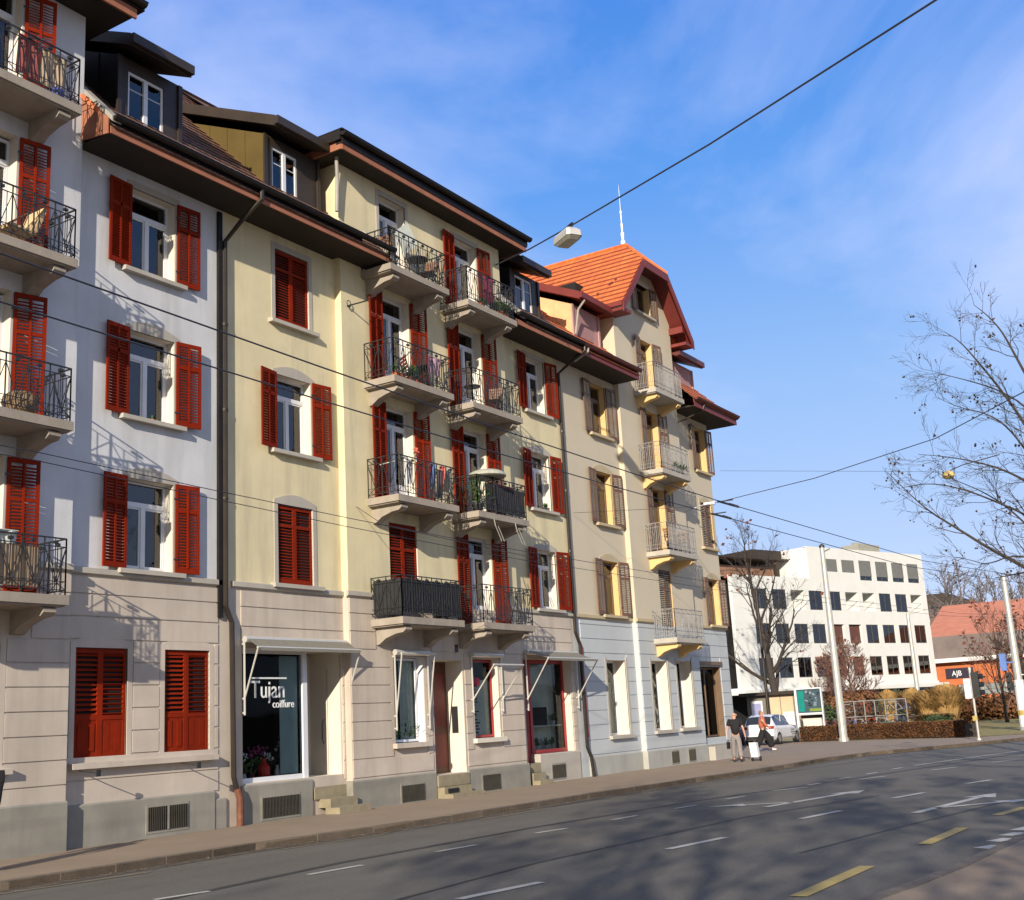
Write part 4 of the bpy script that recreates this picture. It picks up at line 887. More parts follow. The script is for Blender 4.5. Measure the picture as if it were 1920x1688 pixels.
# ------------------------------------------------------------ overhead wires
def wire(pts, r, label, group=None, name='overhead_wire', cat='wire', mt='wire'):
    b = MB(); b.tube(pts, r, 5); return b.build(name, M[mt], label=label, cat=cat, group=group)
def sagline(a, c, sag, n=14): return [lerp(a, c, i/n)-Vector((0, 0, sag*4*(i/n)*(1-i/n))) for i in range(n+1)]
CW = 'trolley contact wires along the street'
for q0, q1, z, lab in (((0, 475), (1349, 940), 5.6, 'upper thick contact wire crossing the lilac and cream fronts'), ((0, 566), (1330, 962), 5.6, 'second contact wire just below the upper thick one'),
                       ((60, 846), (1000, 1037), 5.6, 'thin contact wire above the lower balconies, nearer the top'), ((60, 862), (980, 1050), 5.6, 'thin contact wire above the lower balconies, lowest of all')):
    y0 = at(*q0, Z=z).y; y1 = at(*q1, Z=z).y; ym = (y0+y1)/2
    pts = [Vector((-20, y0, z))]+[Vector((at(*q0, Z=z).x+(at(*q1, Z=z).x-at(*q0, Z=z).x)*t, y0+(y1-y0)*t, z-.05*math.sin(math.pi*t))) for t in (0, .25, .5, .75, 1)]
    e = pts[-1]; w2 = {0: (48, e.y-2.5), 1: (46, e.y-2.2)}
    if y1 < 10.5: pts += [Vector((e.x+14, e.y-.3, z)), Vector((e.x+35, e.y-3.5, z)), Vector((e.x+60, e.y-12, z))]
    else: pts += [Vector((e.x+14, e.y-.1, z)), Vector((e.x+35, e.y-2.0, z)), Vector((e.x+60, e.y-10, z))]
    wire(pts, .009 if y1 < 10.5 else .007, lab, CW)
# cross span that carries the street lamp
A_ = Vector((29.93, YR, 15.82)); d1 = at(1755, 0, X=20); B_ = d1; C_ = A_+(B_-A_)*1.35
k = at(1063, 436, Y=1.0); k = Vector((k.x, k.y, k.z))
def meet(px, py):
    """point of the vertical plane through the cross span that is seen at px, py"""
    d = at(px, py, Y=1.0)-Vector((0, 0, EYE)); n = (B_-A_).cross(Vector((0, 0, 1))); t = (A_-Vector((0, 0, EYE))).dot(n)/d.dot(n); return Vector((0, 0, EYE))+d*t
lm = meet(1063, 428)
wire([A_, lerp(A_, lm, .5)-Vector((0, 0, .05)), lm, lerp(lm, B_, .5)-Vector((0, 0, .10)), B_, C_], .022, 'thick black span cable crossing the sky from the cream roof corner to the top right', cat='cable', name='span_cable')
dd = (B_-A_).normalized()
lp = empty('hanging_street_lamp', lm+Vector((0, 0, -.42)), 'pale boxy street lamp hanging from the span cable against the sky', 'street lamp')
u = Vector((dd.x, dd.y, 0)).normalized(); v = Vector((-u.y, u.x, 0)); c0 = lm+Vector((0, 0, -.27))
b = MB(); hl, hw_ = .46, .24
def ring(z, f): return [c0+u*(hl*f*a)+v*(hw_*f*c)+Vector((0, 0, z)) for a, c in ((-1, -.7), (-.86, -1), (.86, -1), (1, -.7), (1, .7), (.86, 1), (-.86, 1), (-1, .7))]
r0, r1, r2 = ring(-.10, 1.0), ring(.06, .97), ring(.14, .82)
for ra, rb in ((r0, r1), (r1, r2)):
    for i in range(8): b.face([ra[i], ra[(i+1) % 8], rb[(i+1) % 8], rb[i]])
b.face(r2); b.build('lamp_housing', M['awn'], lp)
b = MB(); r3 = ring(-.105, .97); r4 = ring(-.19, .72)
for i in range(8): b.face([r4[i], r4[(i+1) % 8], r3[(i+1) % 8], r3[i]])
b.face(list(reversed(r4))); b.build('diffuser', mat('lamp_bowl', (.30, .29, .25), .25, .1, 5, spec=.6), lp)
b = MB(); b.bar(c0-u*.30+Vector((0, 0, .13)), lm-u*.30+Vector((0, 0, -.0)), .03, .03); b.bar(c0+u*.30+Vector((0, 0, .13)), lm+u*.30, .03, .03); b.bar(lm-u*.34+Vector((0, 0, .01)), lm+u*.34+Vector((0, 0, .01)), .06, .05); b.build('hanger', M['iron'], lp)
pole = empty('span_pole', (C_.x, C_.y, 0), 'tall grey pole out of view that holds the span cable', 'pole'); b = MB(); b.tube([(C_.x, C_.y, -.1), (C_.x, C_.y, C_.z+.4)], [.14, .08], 10); b.build('pole_shaft', M['steel'], pole)
# lighter spans at the junction
P1 = at(1362, 938, X=38); P2 = at(1755, 822, X=30); P3 = at(1825, 785, X=27)
wire([P1, lerp(P1, P2, .5)-Vector((0, 0, .12)), P2, P3, P3+(P3-P2)*3], .012, 'thin span wire rising to the upper right towards the bare tree', 'thin cross spans at the junction', 'span_wire')
wire([at(1350, 883, X=46.3), at(1650, 884, X=42), at(2100, 888, X=40)], .006, 'faint horizontal wire low in the sky right of the orange gabled house', 'thin cross spans at the junction', 'span_wire')
wire([at(1075, 962, Y=YL-.05), at(1310, 950, X=36), at(1362, 938, X=38)], .007, 'thin stay wire fixed to the beige front under the middle windows', 'thin cross spans at the junction', 'span_wire')
wire([at(668, 950, Y=YR-.02), at(720, 985, X=21), at(1000, 1046, X=25)], .008, 'short stay wire fixed below the balcony with the washing', 'thin cross spans at the junction', 'span_wire')
for q, X in (((1352, 940), 20.9), ((1385, 952), 21.8), ((1342, 963), 21.5), ((1372, 976), 22.5)):
    pass
gi = 0
for (px, py), lab in (((1356, 943), 'upper insulator clamp on the contact wires'), ((1344, 966), 'lower insulator clamp on the contact wires')):
    c = at(px, py, Z=5.6); b = MB(); b.bar(c-Vector((.25, 0, 0)), c+Vector((.7, -.03, 0)), .035, .03); b.bar(c+Vector((.1, -.16, .05)), c+Vector((.1, .16, .05)), .025, .02); b.bar(c+Vector((.5, -.08, -.02)), c+Vector((.5, .08, .05)), .03, .05); b.build('wire_clamp', M['iron'], label=lab, cat='clamp', group='clamps on the contact wires')

# ------------------------------------------------------------ far end of the street
F0 = Vector((122, 28.6, 0)); FV = Vector((-15.6, 5.2, 0)).normalized(); FN = Vector((FV.y, -FV.x, 0))      # facade line of the white block; FN away from the street
if FN.x < 0: FN = -FN
def fp(s, z, d=0): p = F0+FV*s+FN*d; return Vector((p.x, p.y, z))
WB = empty('apartment_block', (122, 28.6, 0), 'white modern flat roofed apartment block with rows of square windows', 'apartment block')
cols = [1.0, 3.6, 6.25, 8.9, 11.55, 14.2]; ops = []
for r_, (z0, z1) in enumerate(((4.32, 5.94), (7.23, 8.84), (10.18, 11.8), (13.06, 14.82))):
    for i, s in enumerate(cols+([16.95, 19.5, 22.1, 24.7] if r_ < 3 else [])):
        if r_ == 3 and i > 3: ops.append((s-.24, s+1.74, 13.66, z1, r_, i))
        else: ops.append((s-.24, s+1.70, z0-.05, z1+.05, r_, i))
b = MB()
def fbox(b, s0, s1, z0, z1, d0, d1, m=0):
    q = [fp(s0, z0, d0), fp(s1, z0, d0), fp(s1, z0, d1), fp(s0, z0, d1)]; b.prism(q, (0, 0, z1-z0), m)
zs = sorted({3.55, 12.95} | {v for o in ops for v in o[2:4] if v < 12.95})
def rows(s0, s1, zs):
    for za, zb_ in zip(zs, zs[1:]):
        zm = (za+zb_)/2; x = s0
        for a, c in sorted((o[0], o[1]) for o in ops if o[2] < zm < o[3] and o[1] > s0 and o[0] < s1):
            fbox(b, x, a, za, zb_, 0, .35); x = c
        fbox(b, x, s1, za, zb_, 0, .35)
rows(-.1, 29, zs); zs2 = [12.95]+sorted({v for o in ops for v in o[2:4] if v > 12.95})+[15.85]; rows(-.1, 18.3, zs2)
fbox(b, -.1, 29, 12.93, 12.96, .1, 9); fbox(b, -.1, 18.3, 15.7, 15.8, .1, 9); fbox(b, 18.0, 18.3, 12.96, 15.7, .35, 9); fbox(b, -.1, .2, 3.5, 15.7, .35, 9)
fbox(b, -.6, 29.6, 3.0, 3.35, -.9, 9); fbox(b, -.2, 29.2, 3.35, 3.55, -.1, 9)
b.build('wall', M['white_wall'], WB)
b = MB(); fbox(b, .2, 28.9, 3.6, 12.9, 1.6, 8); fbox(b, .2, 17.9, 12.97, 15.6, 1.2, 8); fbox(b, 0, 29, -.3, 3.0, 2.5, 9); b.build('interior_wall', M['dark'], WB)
rr = random.Random(6); mg = mat('grey_blind', (.15, .155, .145), .7); M['darkframe'] = mat('dark_grey_frame', (.07, .07, .07), .5); mpan = mat('brown_panel_paint', (.10, .04, .032), .8); mbr = mat('brown_curtain', (.25, .16, .08), .8)
for s0, s1, z0, z1, r_, i in ops:
    if (r_, i) in ((1, 4), (0, 4), (0, 5), (1, 5)):
        g = MB(); fbox(g, s0, s1, z0, z1, .25, .34); g.build('brown_panel', mpan, WB); continue
    f = MB(); d = .07
    for a, c, e, g in ((s0, s0+.07, z0, z1), (s1-.07, s1, z0, z1), (s0+.07, s1-.07, z1-.07, z1), (s0+.07, s1-.07, z0, z0+.07), ((s0+s1)/2-.04, (s0+s1)/2+.04, z0+.07, z1-.07)): fbox(f, a, c, e, g, d, d+.06)
    logg = r_ == 2 and i in (0, 3, 4, 7)
    if logg:
        f = MB(); fbox(f, s0, s1, z0, z0+.05, .35, 1.5); fbox(f, s0, s1, z1, z1+.1, .35, 1.5); fbox(f, s0-.05, s0+.0, z0, z1, .35, 1.5); fbox(f, s0, s1, z0, z1, 1.48, 1.5); w = f.build('loggia', M['white_wall'], WB)
        g = MB(); g.bar(fp(s0, z0+.9, .12), fp(s1, z0+.9, .12), .04); g.build('railing', M['steel'], w); continue
    w = f.build('window', M['darkframe'], WB)
    g = MB(); fbox(g, s0+.05, s1-.05, z0+.05, z1-.05, d+.03, d+.035); g.build('pane', M['glass'], w)
    g = MB()
    if r_ == 3: fbox(g, s0+.02, s1-.02, z0+(.4 if i < 4 else 0), z1, d-.05, d-.03); g.build('roller_blind', mg, w)
    else:
        a = rr.choice((0, .5)); fbox(g, s0+.05+a, s0+.05+a+rr.uniform(.5, .9), z0+.05, z1-.05, d+.2, d+.22); g.build('curtain', mbr if rr.random() < .2 else M['curtain'], w)
b = MB(); fbox(b, 19.2, 28.6, 12.96, 14.3, 3.2, 8); fbox(b, 18.35, 29.2, 14.8, 14.93, 2.0, 9, 1); fbox(b, 19.6, 20.0, 12.96, 14.75, 2.2, 2.5, 1); b.build('penthouse', [mat('rust_screen', (.22, .12, .08), .9, .3, 1.5), M['dormer']], WB)
b = MB(); fbox(b, 18.6, 22.6, 14.95, 15.75, 2.6, 6); b.build('roof_lantern', M['dormer'], WB)
b = MB(); fbox(b, 3.9, 7.4, 15.8, 16.9, 2, 4); [b.tube([fp(4.1+k_*.45, 16.9, 3), fp(4.1+k_*.45, 17.2, 3)], .12, 6) for k_ in range(7)]; b.build('chimney', mat('vent_housing', (.28, .27, .22), .8), WB)
for s in (1.2, 6.5, 12, 17.5, 23): b = MB(); fbox(b, s, s+.3, -.2, 3.0, .3, .6); b.build('column', M['white_wall'], WB)

def wbox(b, c, u, v, w, d, z0, z1, m=0):
    c = Vector((c[0], c[1], 0)); b.prism([c+u*a*w/2+v*e*d/2+Vector((0, 0, z0)) for a, e in ((-1, -1), (1, -1), (1, 1), (-1, 1))], (0, 0, z1-z0), m)
# brick hall
BH = empty('brick_hall', (128, 20, 0), 'orange brick hall with a wide terracotta roof and grey eaves band', 'hall')
X0 = 128; mbk = mat('orange_brick', (.46, .135, .05), .9, .12, 1.2, .3, 6); 
def Yb(px): return at(px, 1250, X=X0).y
b = MB(); b.box(X0, X0+14, Yb(2150), Yb(1748), -.3, 2.0); b.box(X0, X0+14, Yb(2150), Yb(1748), 3.1, 5.35); b.box(X0, X0+14, Yb(1790), Yb(1748), 2.0, 3.1); b.box(X0+.5, X0+14, Yb(2150), Yb(1790), 2.0, 3.1, 1); b.build('wall', [mbk, M['dark']], BH)
b = MB(); b.box(X0+.1, X0+.2, Yb(2150), Yb(1792), 2.02, 3.08, 0)
for i in range(14): y = Yb(1792)-.1-i*2.2; b.box(X0+.02, X0+.1, y-.08, y, 2.0, 3.1, 1)
b.build('window', [mat('grey_strip_window', (.20, .22, .22), .3, .2, 1), M['steel']], BH)
b = MB(); b.box(X0-.9, X0+14, Yb(2150), Yb(1748)+.4, 5.35, 5.75, 1); b.box(X0-.5, X0+14, Yb(2150), Yb(1748)+.4, 5.75, 8.0); b.build('eaves_band', [mat('grey_brown_cladding', (.16, .13, .12), .9, .15, 1), M['white_wall']], BH)
b = MB(); roof_courses(b, (X0-.5, Yb(2150), 8.0), (X0-.5, Yb(1748)+.4, 8.0), (X0+10, Yb(1748)+.4, 11.8), (X0+10, Yb(2150), 11.8), .8, .03); b.box(X0+10, X0+14, Yb(2150), Yb(1748), 5, 11.7); b.build('roof', mat('terracotta_roof', (.48, .19, .12), .9, .1, 1), BH)
b = MB(); y = at(1800, 1265, X=X0).y; w = 1.35; b.box(X0-.12, X0-.0, y-w, y+w, 3.75, 4.75); s = b.build('wall_sign', mat('dark_sign_board', (.02, .015, .03), .5), BH)
text('AJB', .72, s, (X0-.125, y+.75, 4.0), 'lbl', rot=(90, 0, -90), sx=.9)
# hill, houses on it
b = MB(); rr = random.Random(9); nx, ny = 22, 30; P = {}
for i in range(nx):
    for j in range(ny):
        x = 170+i*18; y = -180+j*22; P[i, j] = (x, y, -.5+17*(1-math.exp(-i/5))*(.65+.35*math.sin(j*.5+1))+rr.uniform(-.8, .8))
for i in range(nx-1):
    for j in range(ny-1): b.face([P[i, j], P[i+1, j], P[i+1, j+1], P[i, j+1]])
b.build('hill', mat('wooded_hill', (.085, .075, .06), .95, .35, .05), kind='structure', smooth=True)
def far_house(px, X, w, z0, z1, zr, mt, lab, rmt='dormer'):
    p = at(px, 1200, X=X); c = (X+5, p.y); H = empty('house', (X, p.y, z0), lab, 'house', 'houses on the hill'); U, V_ = Vector((0, 1, 0)), Vector((1, 0, 0))
    b = MB(); wbox(b, c, U, V_, w, 10, z0, z1); b.build('wall', M[mt], H)
    b = MB(); y0, y1 = c[1]-w/2-.5, c[1]+w/2+.5; b.prism([(X-.5, y0, z1), (X-.5, y1, z1), (X-.5, c[1]+w*.15, zr), (X-.5, c[1]-w*.15, zr)], (11, 0, 0)); b.build('roof', M[rmt], H)
    for r in range(max(1, int((z1-z0)/3.2))):
        for k in range(max(2, int(w/3))):
            y = c[1]-w/2+1.3+k*(w-2)/max(1, int(w/3)); b = MB(); zz_ = z1-2.4-r*3; b.box(X-.06, X+.02, y-.5, y+.5, zz_, zz_+1.3); f = b.build('window', M['white'], H)
M['far1'] = mat('far_brown_render', (.14, .10, .085), .9, .15, .4); M['far2'] = mat('far_grey_render', (.20, .19, .18), .9, .15, .4)
far_house(1765, 190, 11, 5, 15.5, 17.5, 'far1', 'brown block of flats on the hill beside the white block'); far_house(1833, 205, 9, 6, 13, 16.5, 'far2', 'grey house with a dark roof on the hill, second from the left'); far_house(1900, 180, 15, 5, 10.5, 13.5, 'far1', 'long low brown house on the hill behind the tall pole'); far_house(1868, 235, 8, 8, 15, 18, 'far2', 'small grey house highest on the hill')
# ------------------------------------------------------------ trees and plants
RMIN = .004
def branch(b, p, d, ln, r, depth, rng, up=.25, spread=.8, kids=(4, 6), seg=5, wig=.16, taper=.25, m=0, tips=None):
    pts = [p]; d = d.normalized(); q = p.copy()
    for i in range(seg):
        d = (d+Vector((rng.gauss(0, wig), rng.gauss(0, wig), rng.gauss(0, wig)+up*.12))).normalized(); q = q+d*(ln/seg); pts.append(q.copy())
    rs = [r*(1-(1-taper)*i/seg) for i in range(seg+1)]
    b.tube(pts, rs, 6 if r > .05 else 4 if r > .015 else 3, m, cap=False)
    if depth <= 0:
        if tips is not None: tips.append(pts[-1])
        return
    n = rng.randint(*kids)
    for k in range(n):
        t = .25+.75*(k+rng.random())/n; i = min(seg-1, int(t*seg)); f = t*seg-i; c = lerp(pts[i], pts[i+1], min(1, f)); dd = (pts[i+1]-pts[i]).normalized()
        a = Vector((rng.gauss(0, 1), rng.gauss(0, 1), rng.gauss(0, 1))); a = (a-dd*a.dot(dd)).normalized()
        nd = (dd+a*spread*rng.uniform(.6, 1.2)+Vector((0, 0, up))).normalized()
        branch(b, c, nd, ln*rng.uniform(.42, .62)*(1.15-.4*t), max(RMIN, rs[i]*.52), depth-1, rng, up, spread, kids, max(3, seg-1), wig, taper, m, tips)
def bare_tree(loc, h, r, label, mt='bark', seed=1, limbs=7, depth=3, name='bare_tree', spread=.8, up=.25, group=None, lean=(0, 0), crown=.72, cat='tree', leafmt=None, nleaf=0, kids=(4, 6), mt2=None, rmin=.004):
    global RMIN; RMIN = rmin
    rng = random.Random(seed); T = empty(name, loc, label, cat, group); L0 = Vector(loc)
    b = MB(); n = 8; pts = [L0+Vector((lean[0]*(i/n)**1.3+rng.gauss(0, .03), lean[1]*(i/n)**1.3+rng.gauss(0, .03), h*.86*i/n-.1)) for i in range(n+1)]; rs = [r*(1-.78*i/n) for i in range(n+1)]; rs[0] *= 1.25
    b.tube(pts, rs, 8); b.build('trunk', M[mt], T, smooth=True)
    c = MB(); tips = []
    for k in range(limbs):
        t = (1-crown)+crown*(k+.3)/limbs; i = min(n-1, int(t*n)); p = lerp(pts[i], pts[i+1], t*n-i); a = k*2.4+rng.uniform(-.4, .4)
        branch(c, p, Vector((math.cos(a)*spread, math.sin(a)*spread, .55+t*.6)), h*rng.uniform(.34, .46)*(1.15-.55*t), rs[i]*.55, depth-1, rng, up, .8, kids, tips=tips)
    branch(c, pts[-1], Vector((0, 0, 1)), h*.2, rs[-1], depth-1, rng, up, .8, kids, tips=tips)
    c.build('crown', M[mt2 or mt], T)
    if nleaf:
        l = MB()
        for _ in range(nleaf):
            p = rng.choice(tips)+Vector((rng.gauss(0, .15), rng.gauss(0, .15), rng.gauss(0, .15))); s = rng.uniform(.05, .12)
            u = Vector((rng.gauss(0, 1), rng.gauss(0, 1), rng.gauss(0, 1))).normalized(); v = u.cross(Vector((.3, .2, 1))).normalized(); l.face([p-u*s-v*s, p+u*s-v*s, p+u*s+v*s, p-u*s+v*s])
        l.build('leaves', M[leafmt], T)
    return T
M['deadleaf'] = mat('reddish_dead_leaf', (.22, .085, .05), .9, .4, 3); M['beech'] = mat('brown_beech_leaf', (.15, .066, .026), .9, .5, 2.5); M['ochregrass'] = mat('ochre_grass_blade', (.36, .22, .08), .9, .35, 2)
M['evergreen'] = mat('dark_evergreen', (.035, .055, .02), .9, .4, 3)
# the tree by the kiosk
p = at(1459, 1296, X=80); 
bare_tree((80, p.y, 0), 13.5, .34, 'dark bare street tree leaning left in front of the white block', seed=11, limbs=13, depth=4, lean=(-.4, 1.2), crown=.78, leafmt='deadleaf', nleaf=90, kids=(4, 6), rmin=.009, group='bare trees along the street')
for i, (px, X, h, lab, sd, m2) in enumerate(((1596, 96, 6.6, 'reddish twiggy tree left of the pale lamp pole foot', 21, 'bark2'), (1560, 104, 5.8, 'low reddish tree close to the white block, farther left', 22, 'bark2'), (1880, 88, 7.4, 'reddish brown tree in front of the terracotta roof', 23, 'bark2'), (1925, 80, 6.2, 'dark twiggy tree at the right edge behind the tall pole', 24, 'bark'))):
    p = at(px, 1300, X=X); bare_tree((X, p.y, 0), h, .13, lab, mt='bark', mt2=m2, seed=sd, limbs=20, depth=4, spread=.7, up=.4, crown=.88, kids=(5, 7) if i < 2 else (3, 5), name='small_tree', group='bare trees along the street', leafmt='deadleaf', nleaf=120, rmin=.014)
HL = ['bare tree rising over the brown block of flats, nearer the white block', 'bare tree rising at the right end of the brown block of flats', 'wide bare tree between the brown flats and the grey house', 'bare tree just right of the grey house roof', 'bare tree directly behind the top of the tall pale pole', 'tall bare tree on the hill right of the tall pale pole', 'short bare tree hugging the right edge of the white block', 'bare tree cut by the right edge on the hill']
for i, (px, X, h) in enumerate(((1772, 168, 15), (1800, 176, 16), (1838, 170, 13), (1862, 182, 14.5), (1895, 172, 14), (1915, 186, 15), (1750, 190, 10), (1945, 175, 14))):
    p = at(px, 1100, X=X); z = (8, 8, 8, 8, 7, 8, 9, 7)[i]; bare_tree((X, p.y, z), h*.72, .3, HL[i], mt='bark3', seed=31+i, limbs=12, depth=3, spread=.85, name='bare_tree', group='bare trees on the hill', crown=.8, rmin=.04)
# foreground tree whose branches reach in from the right
RMIN = .004
FT = empty('plane_tree', (27, -.6, 0), 'bare branches with small round fruit reaching in at the right edge', 'tree')
rng = random.Random(77); b = MB(); tk = [Vector((27, -.6, -.1)), Vector((26.9, -.5, 2)), Vector((26.8, -.3, 4)), Vector((26.7, -.1, 6)), Vector((26.6, .1, 8)), Vector((26.4, .3, 10.2))]
b.tube(tk, [.34, .27, .23, .19, .14, .07], 10); b.build('trunk', M['bark'], FT, smooth=True)
c = MB(); tips = []
limbs = [((1985, 1105), (1920, 1062), (1860, 1032), (1790, 988), (1735, 955), (1664, 886), 25.5, .050), ((1990, 1020), (1925, 965), (1870, 942), (1810, 918), (1745, 905), (1690, 915), 26.5, .034), ((1990, 960), (1930, 905), (1880, 880), (1830, 866), (1780, 857), (1722, 852), 25, .030),
         ((1985, 900), (1925, 800), (1880, 735), (1835, 680), (1800, 640), (1770, 622), 26, .040), ((1990, 800), (1930, 715), (1900, 660), (1878, 620), (1850, 590), (1826, 572), 25.4, .036), ((1990, 850), (1930, 765), (1870, 730), (1820, 715), (1780, 705), (1745, 695), 26.8, .026),
         ((1990, 930), (1935, 860), (1890, 800), (1850, 775), (1800, 765), (1762, 748), 24.8, .026), ((1990, 1060), (1940, 1000), (1900, 960), (1850, 925), (1790, 900), (1740, 880), 27.3, .030), ((1990, 1085), (1945, 1050), (1900, 1040), (1850, 1060), (1820, 1050), (1790, 1045), 24.6, .022)]
for L_ in limbs:
    X = L_[6]; pts = [at(*q, X=X+.12*i) for i, q in enumerate(L_[:6])]; root = min(tk, key=lambda t: abs(t.z-pts[0].z+1.2)); pts = [root, lerp(root, pts[0], .5)+Vector((0, 0, -.1))]+pts
    r = L_[7]; rs = [r*1.6, r*1.3]+[r*(1-.85*i/5) for i in range(6)]; cp_, cr_ = pts, rs
    for _ in range(2):
        np_, nr_ = [cp_[0]], [cr_[0]]
        for a_, b_, ra_, rb_ in zip(cp_, cp_[1:], cr_, cr_[1:]): np_ += [lerp(a_, b_, .25), lerp(a_, b_, .75)]; nr_ += [ra_*.75+rb_*.25, ra_*.25+rb_*.75]
        cp_, cr_ = np_+[cp_[-1]], nr_+[cr_[-1]]
    c.tube(cp_, cr_, 6, cap=False)
    for i in range(2, 7):
        for k in range(3):
            q = lerp(pts[i], pts[i+1], rng.random()) if i < 7 else pts[7]; dd = (pts[min(7, i+1)]-pts[i-1]).normalized(); a = Vector((rng.gauss(0, .6), rng.gauss(0, 1), rng.gauss(0, 1))); a = (a-dd*a.dot(dd)).normalized()
            branch(c, q, dd+a*rng.uniform(.5, 1.1), rng.uniform(.5, 1.0), max(.006, rs[i]*.42), 2, rng, .10, .75, (3, 5), 4, .16, .3, tips=tips)
c.build('crown', M['bark'], FT)
f = MB()
for p in rng.sample(tips, min(150, len(tips))):
    for _ in range(rng.choice((1, 1, 2, 3))): f.ball(p+Vector((rng.gauss(0, .04), rng.gauss(0, .04), -.05+rng.gauss(0, .03))), rng.uniform(.014, .028), n=5)
f.build('seed_balls', mat('dark_seed_ball', (.05, .03, .022), .9, .3, 8), FT, kind='stuff')
# street trees behind the viewer, whose shade dapples the near lanes
for i, (x, y, h, sd) in enumerate(((-12.5, -3.4, 14, 51), (-21, -5.2, 16.5, 52), (-7.5, -6.4, 13, 53))):
    bare_tree((x, y, 0), h, .26, ('middle', 'farthest', 'nearest')[i]+' street tree on the near pavement behind the viewer', seed=sd, limbs=12, depth=4, spread=.9, crown=.6, leafmt='deadleaf', nleaf=1500, rmin=.005, kids=(3, 5), group='bare trees on the near pavement')
# clipped beech hedge
def leafbox(b, c0, c1, w, h, n, s, rng, m=0, z0=.05):
    A, B = Vector(c0), Vector(c1); d = (B-A); Ln = d.length; d.normalize(); nn = Vector((-d.y, d.x, 0))
    for _ in range(n):
        t = rng.random()*Ln; a = rng.uniform(-1, 1); f = rng.random()
        if f < .55: o = nn*(math.copysign(w/2, a)+rng.gauss(0, .04)); z = rng.uniform(z0, h)
        else: o = nn*(a*w/2); z = h+rng.gauss(0, .03)
        p = A+d*t+o+Vector((0, 0, z)); u = Vector((rng.gauss(0, 1), rng.gauss(0, 1), rng.gauss(0, 1))).normalized(); v = u.cross(Vector((.2, .4, 1))).normalized()
        b.face([p-u*s-v*s*.6, p+u*s-v*s*.6, p+u*s+v*s*.6, p-u*s+v*s*.6], m)
rng = random.Random(5); h0 = at(1500, 1392, Z=0); h1 = at(1657, 1386, Z=0); h2 = at(1818, 1383, Z=0)
for (A, B, lab) in ((h0, h1, 'low clipped brown beech hedge behind the pavement, left stretch'), (h1, h2, 'low clipped brown beech hedge behind the pavement, right stretch')):
    A = Vector((A.x+.6, A.y, 0)); B = Vector((B.x+.6, B.y, 0)); d = (B-A).normalized(); nn = Vector((-d.y, d.x, 0)); T = empty('hedge', A, lab, 'hedge', 'beech hedges')
    b = MB(); b.prism([A+nn*.38, A-nn*.38, B-nn*.38, B+nn*.38], (0, 0, .62)); b.build('branches', M['bark'], T)
    b = MB(); leafbox(b, A, B, .95, .70, 15000, .030, rng); b.build('foliage', M['beech'], T)
def clump(px, X, w, h, lab, mt, n=1200, s=.05, grass=False, seed=1, group=None, name='bush'):
    rng = random.Random(seed); p = at(px, 1330, X=X); o = Vector((X, p.y, 0)); b = MB()
    for _ in range(n):
        if grass:
            a = rng.uniform(0, 6.28); r0 = rng.random()*w*.2; r1 = r0+rng.random()*w*.45; z = h*rng.uniform(.6, 1.05); q0 = o+Vector((math.cos(a)*r0, math.sin(a)*r0, 0)); q1 = o+Vector((math.cos(a)*(r0+r1)/2, math.sin(a)*(r0+r1)/2, z*.7)); q2 = o+Vector((math.cos(a)*r1, math.sin(a)*r1, z*(1-.25*r1/w)))
            t = Vector((-math.sin(a), math.cos(a), 0))*.022; b.face([q0-t, q0+t, q1+t, q1-t]); b.face([q1-t, q1+t, q2+t*2.2, q2-t*2.2])
        else:
            u = Vector((rng.gauss(0, 1), rng.gauss(0, 1), rng.gauss(0, 1))).normalized(); r = rng.random()**.4; k = 1+.35*math.sin(u.x*4+seed)*math.cos(u.y*5); q = o+Vector((u.x*w/2*r*k, u.y*w/2*r*k, h/2+u.z*h/2*r*k)); v = Vector((rng.gauss(0, 1), rng.gauss(0, 1), rng.gauss(0, 1))).normalized(); x = v.cross(u).normalized()
            b.face([q-v*s-x*s, q+v*s-x*s, q+v*s+x*s, q-v*s+x*s])
    T = empty(name, o, lab, 'bush' if not grass else 'ornamental grass', group); b.build('foliage', M[mt], T)
    if not grass: b = MB(); [b.tube([o, o+Vector((rng.uniform(-.3, .3)*w, rng.uniform(-.3, .3)*w, h*.7))], .03, 4) for _ in range(6)]; b.build('stem', M['bark'], T)
clump(1667, 84, 1.7, 2.6, 'tall ochre grass clump left of the white post, partly in shade', 'ochregrass', 1500, grass=True, seed=1, group='ochre grass clumps', name='grass_clump')
clump(1712, 84, 1.8, 2.6, 'tall ochre grass clump just left of the thin white post', 'ochregrass', 1500, grass=True, seed=2, group='ochre grass clumps', name='grass_clump')
clump(1742, 82, 2.2, 2.4, 'ochre grass clump just right of the thin white post', 'ochregrass', 1700, grass=True, seed=3, group='ochre grass clumps', name='grass_clump')
clump(1775, 82, 2.6, 2.7, 'widest ochre grass clump in front of the brick hall', 'ochregrass', 2200, grass=True, seed=4, group='ochre grass clumps', name='grass_clump')
clump(1752, 76, 2.4, 1.0, 'low golden grass tuft in front of the taller clumps', 'ochregrass', 1500, grass=True, seed=5, group='ochre grass clumps', name='grass_clump')
clump(1580, 90, 3.4, 2.6, 'dark brown leafy shrub under the white block, left of the lamp pole', 'beech', 2600, .07, seed=6, group='shrubs before the white block')
clump(1618, 92, 3.2, 2.8, 'brown leafy shrub under the white block, right of the lamp pole', 'beech', 2600, .07, seed=7, group='shrubs before the white block')
clump(1550, 88, 2.2, 1.9, 'small dark green shrub right of the teal board', 'evergreen', 1600, .06, seed=8, group='shrubs before the white block')
clump(1690, 92, 3.2, 2.4, 'dark evergreen shrub behind the bicycles', 'evergreen', 2200, .07, seed=9, group='shrubs before the white block')
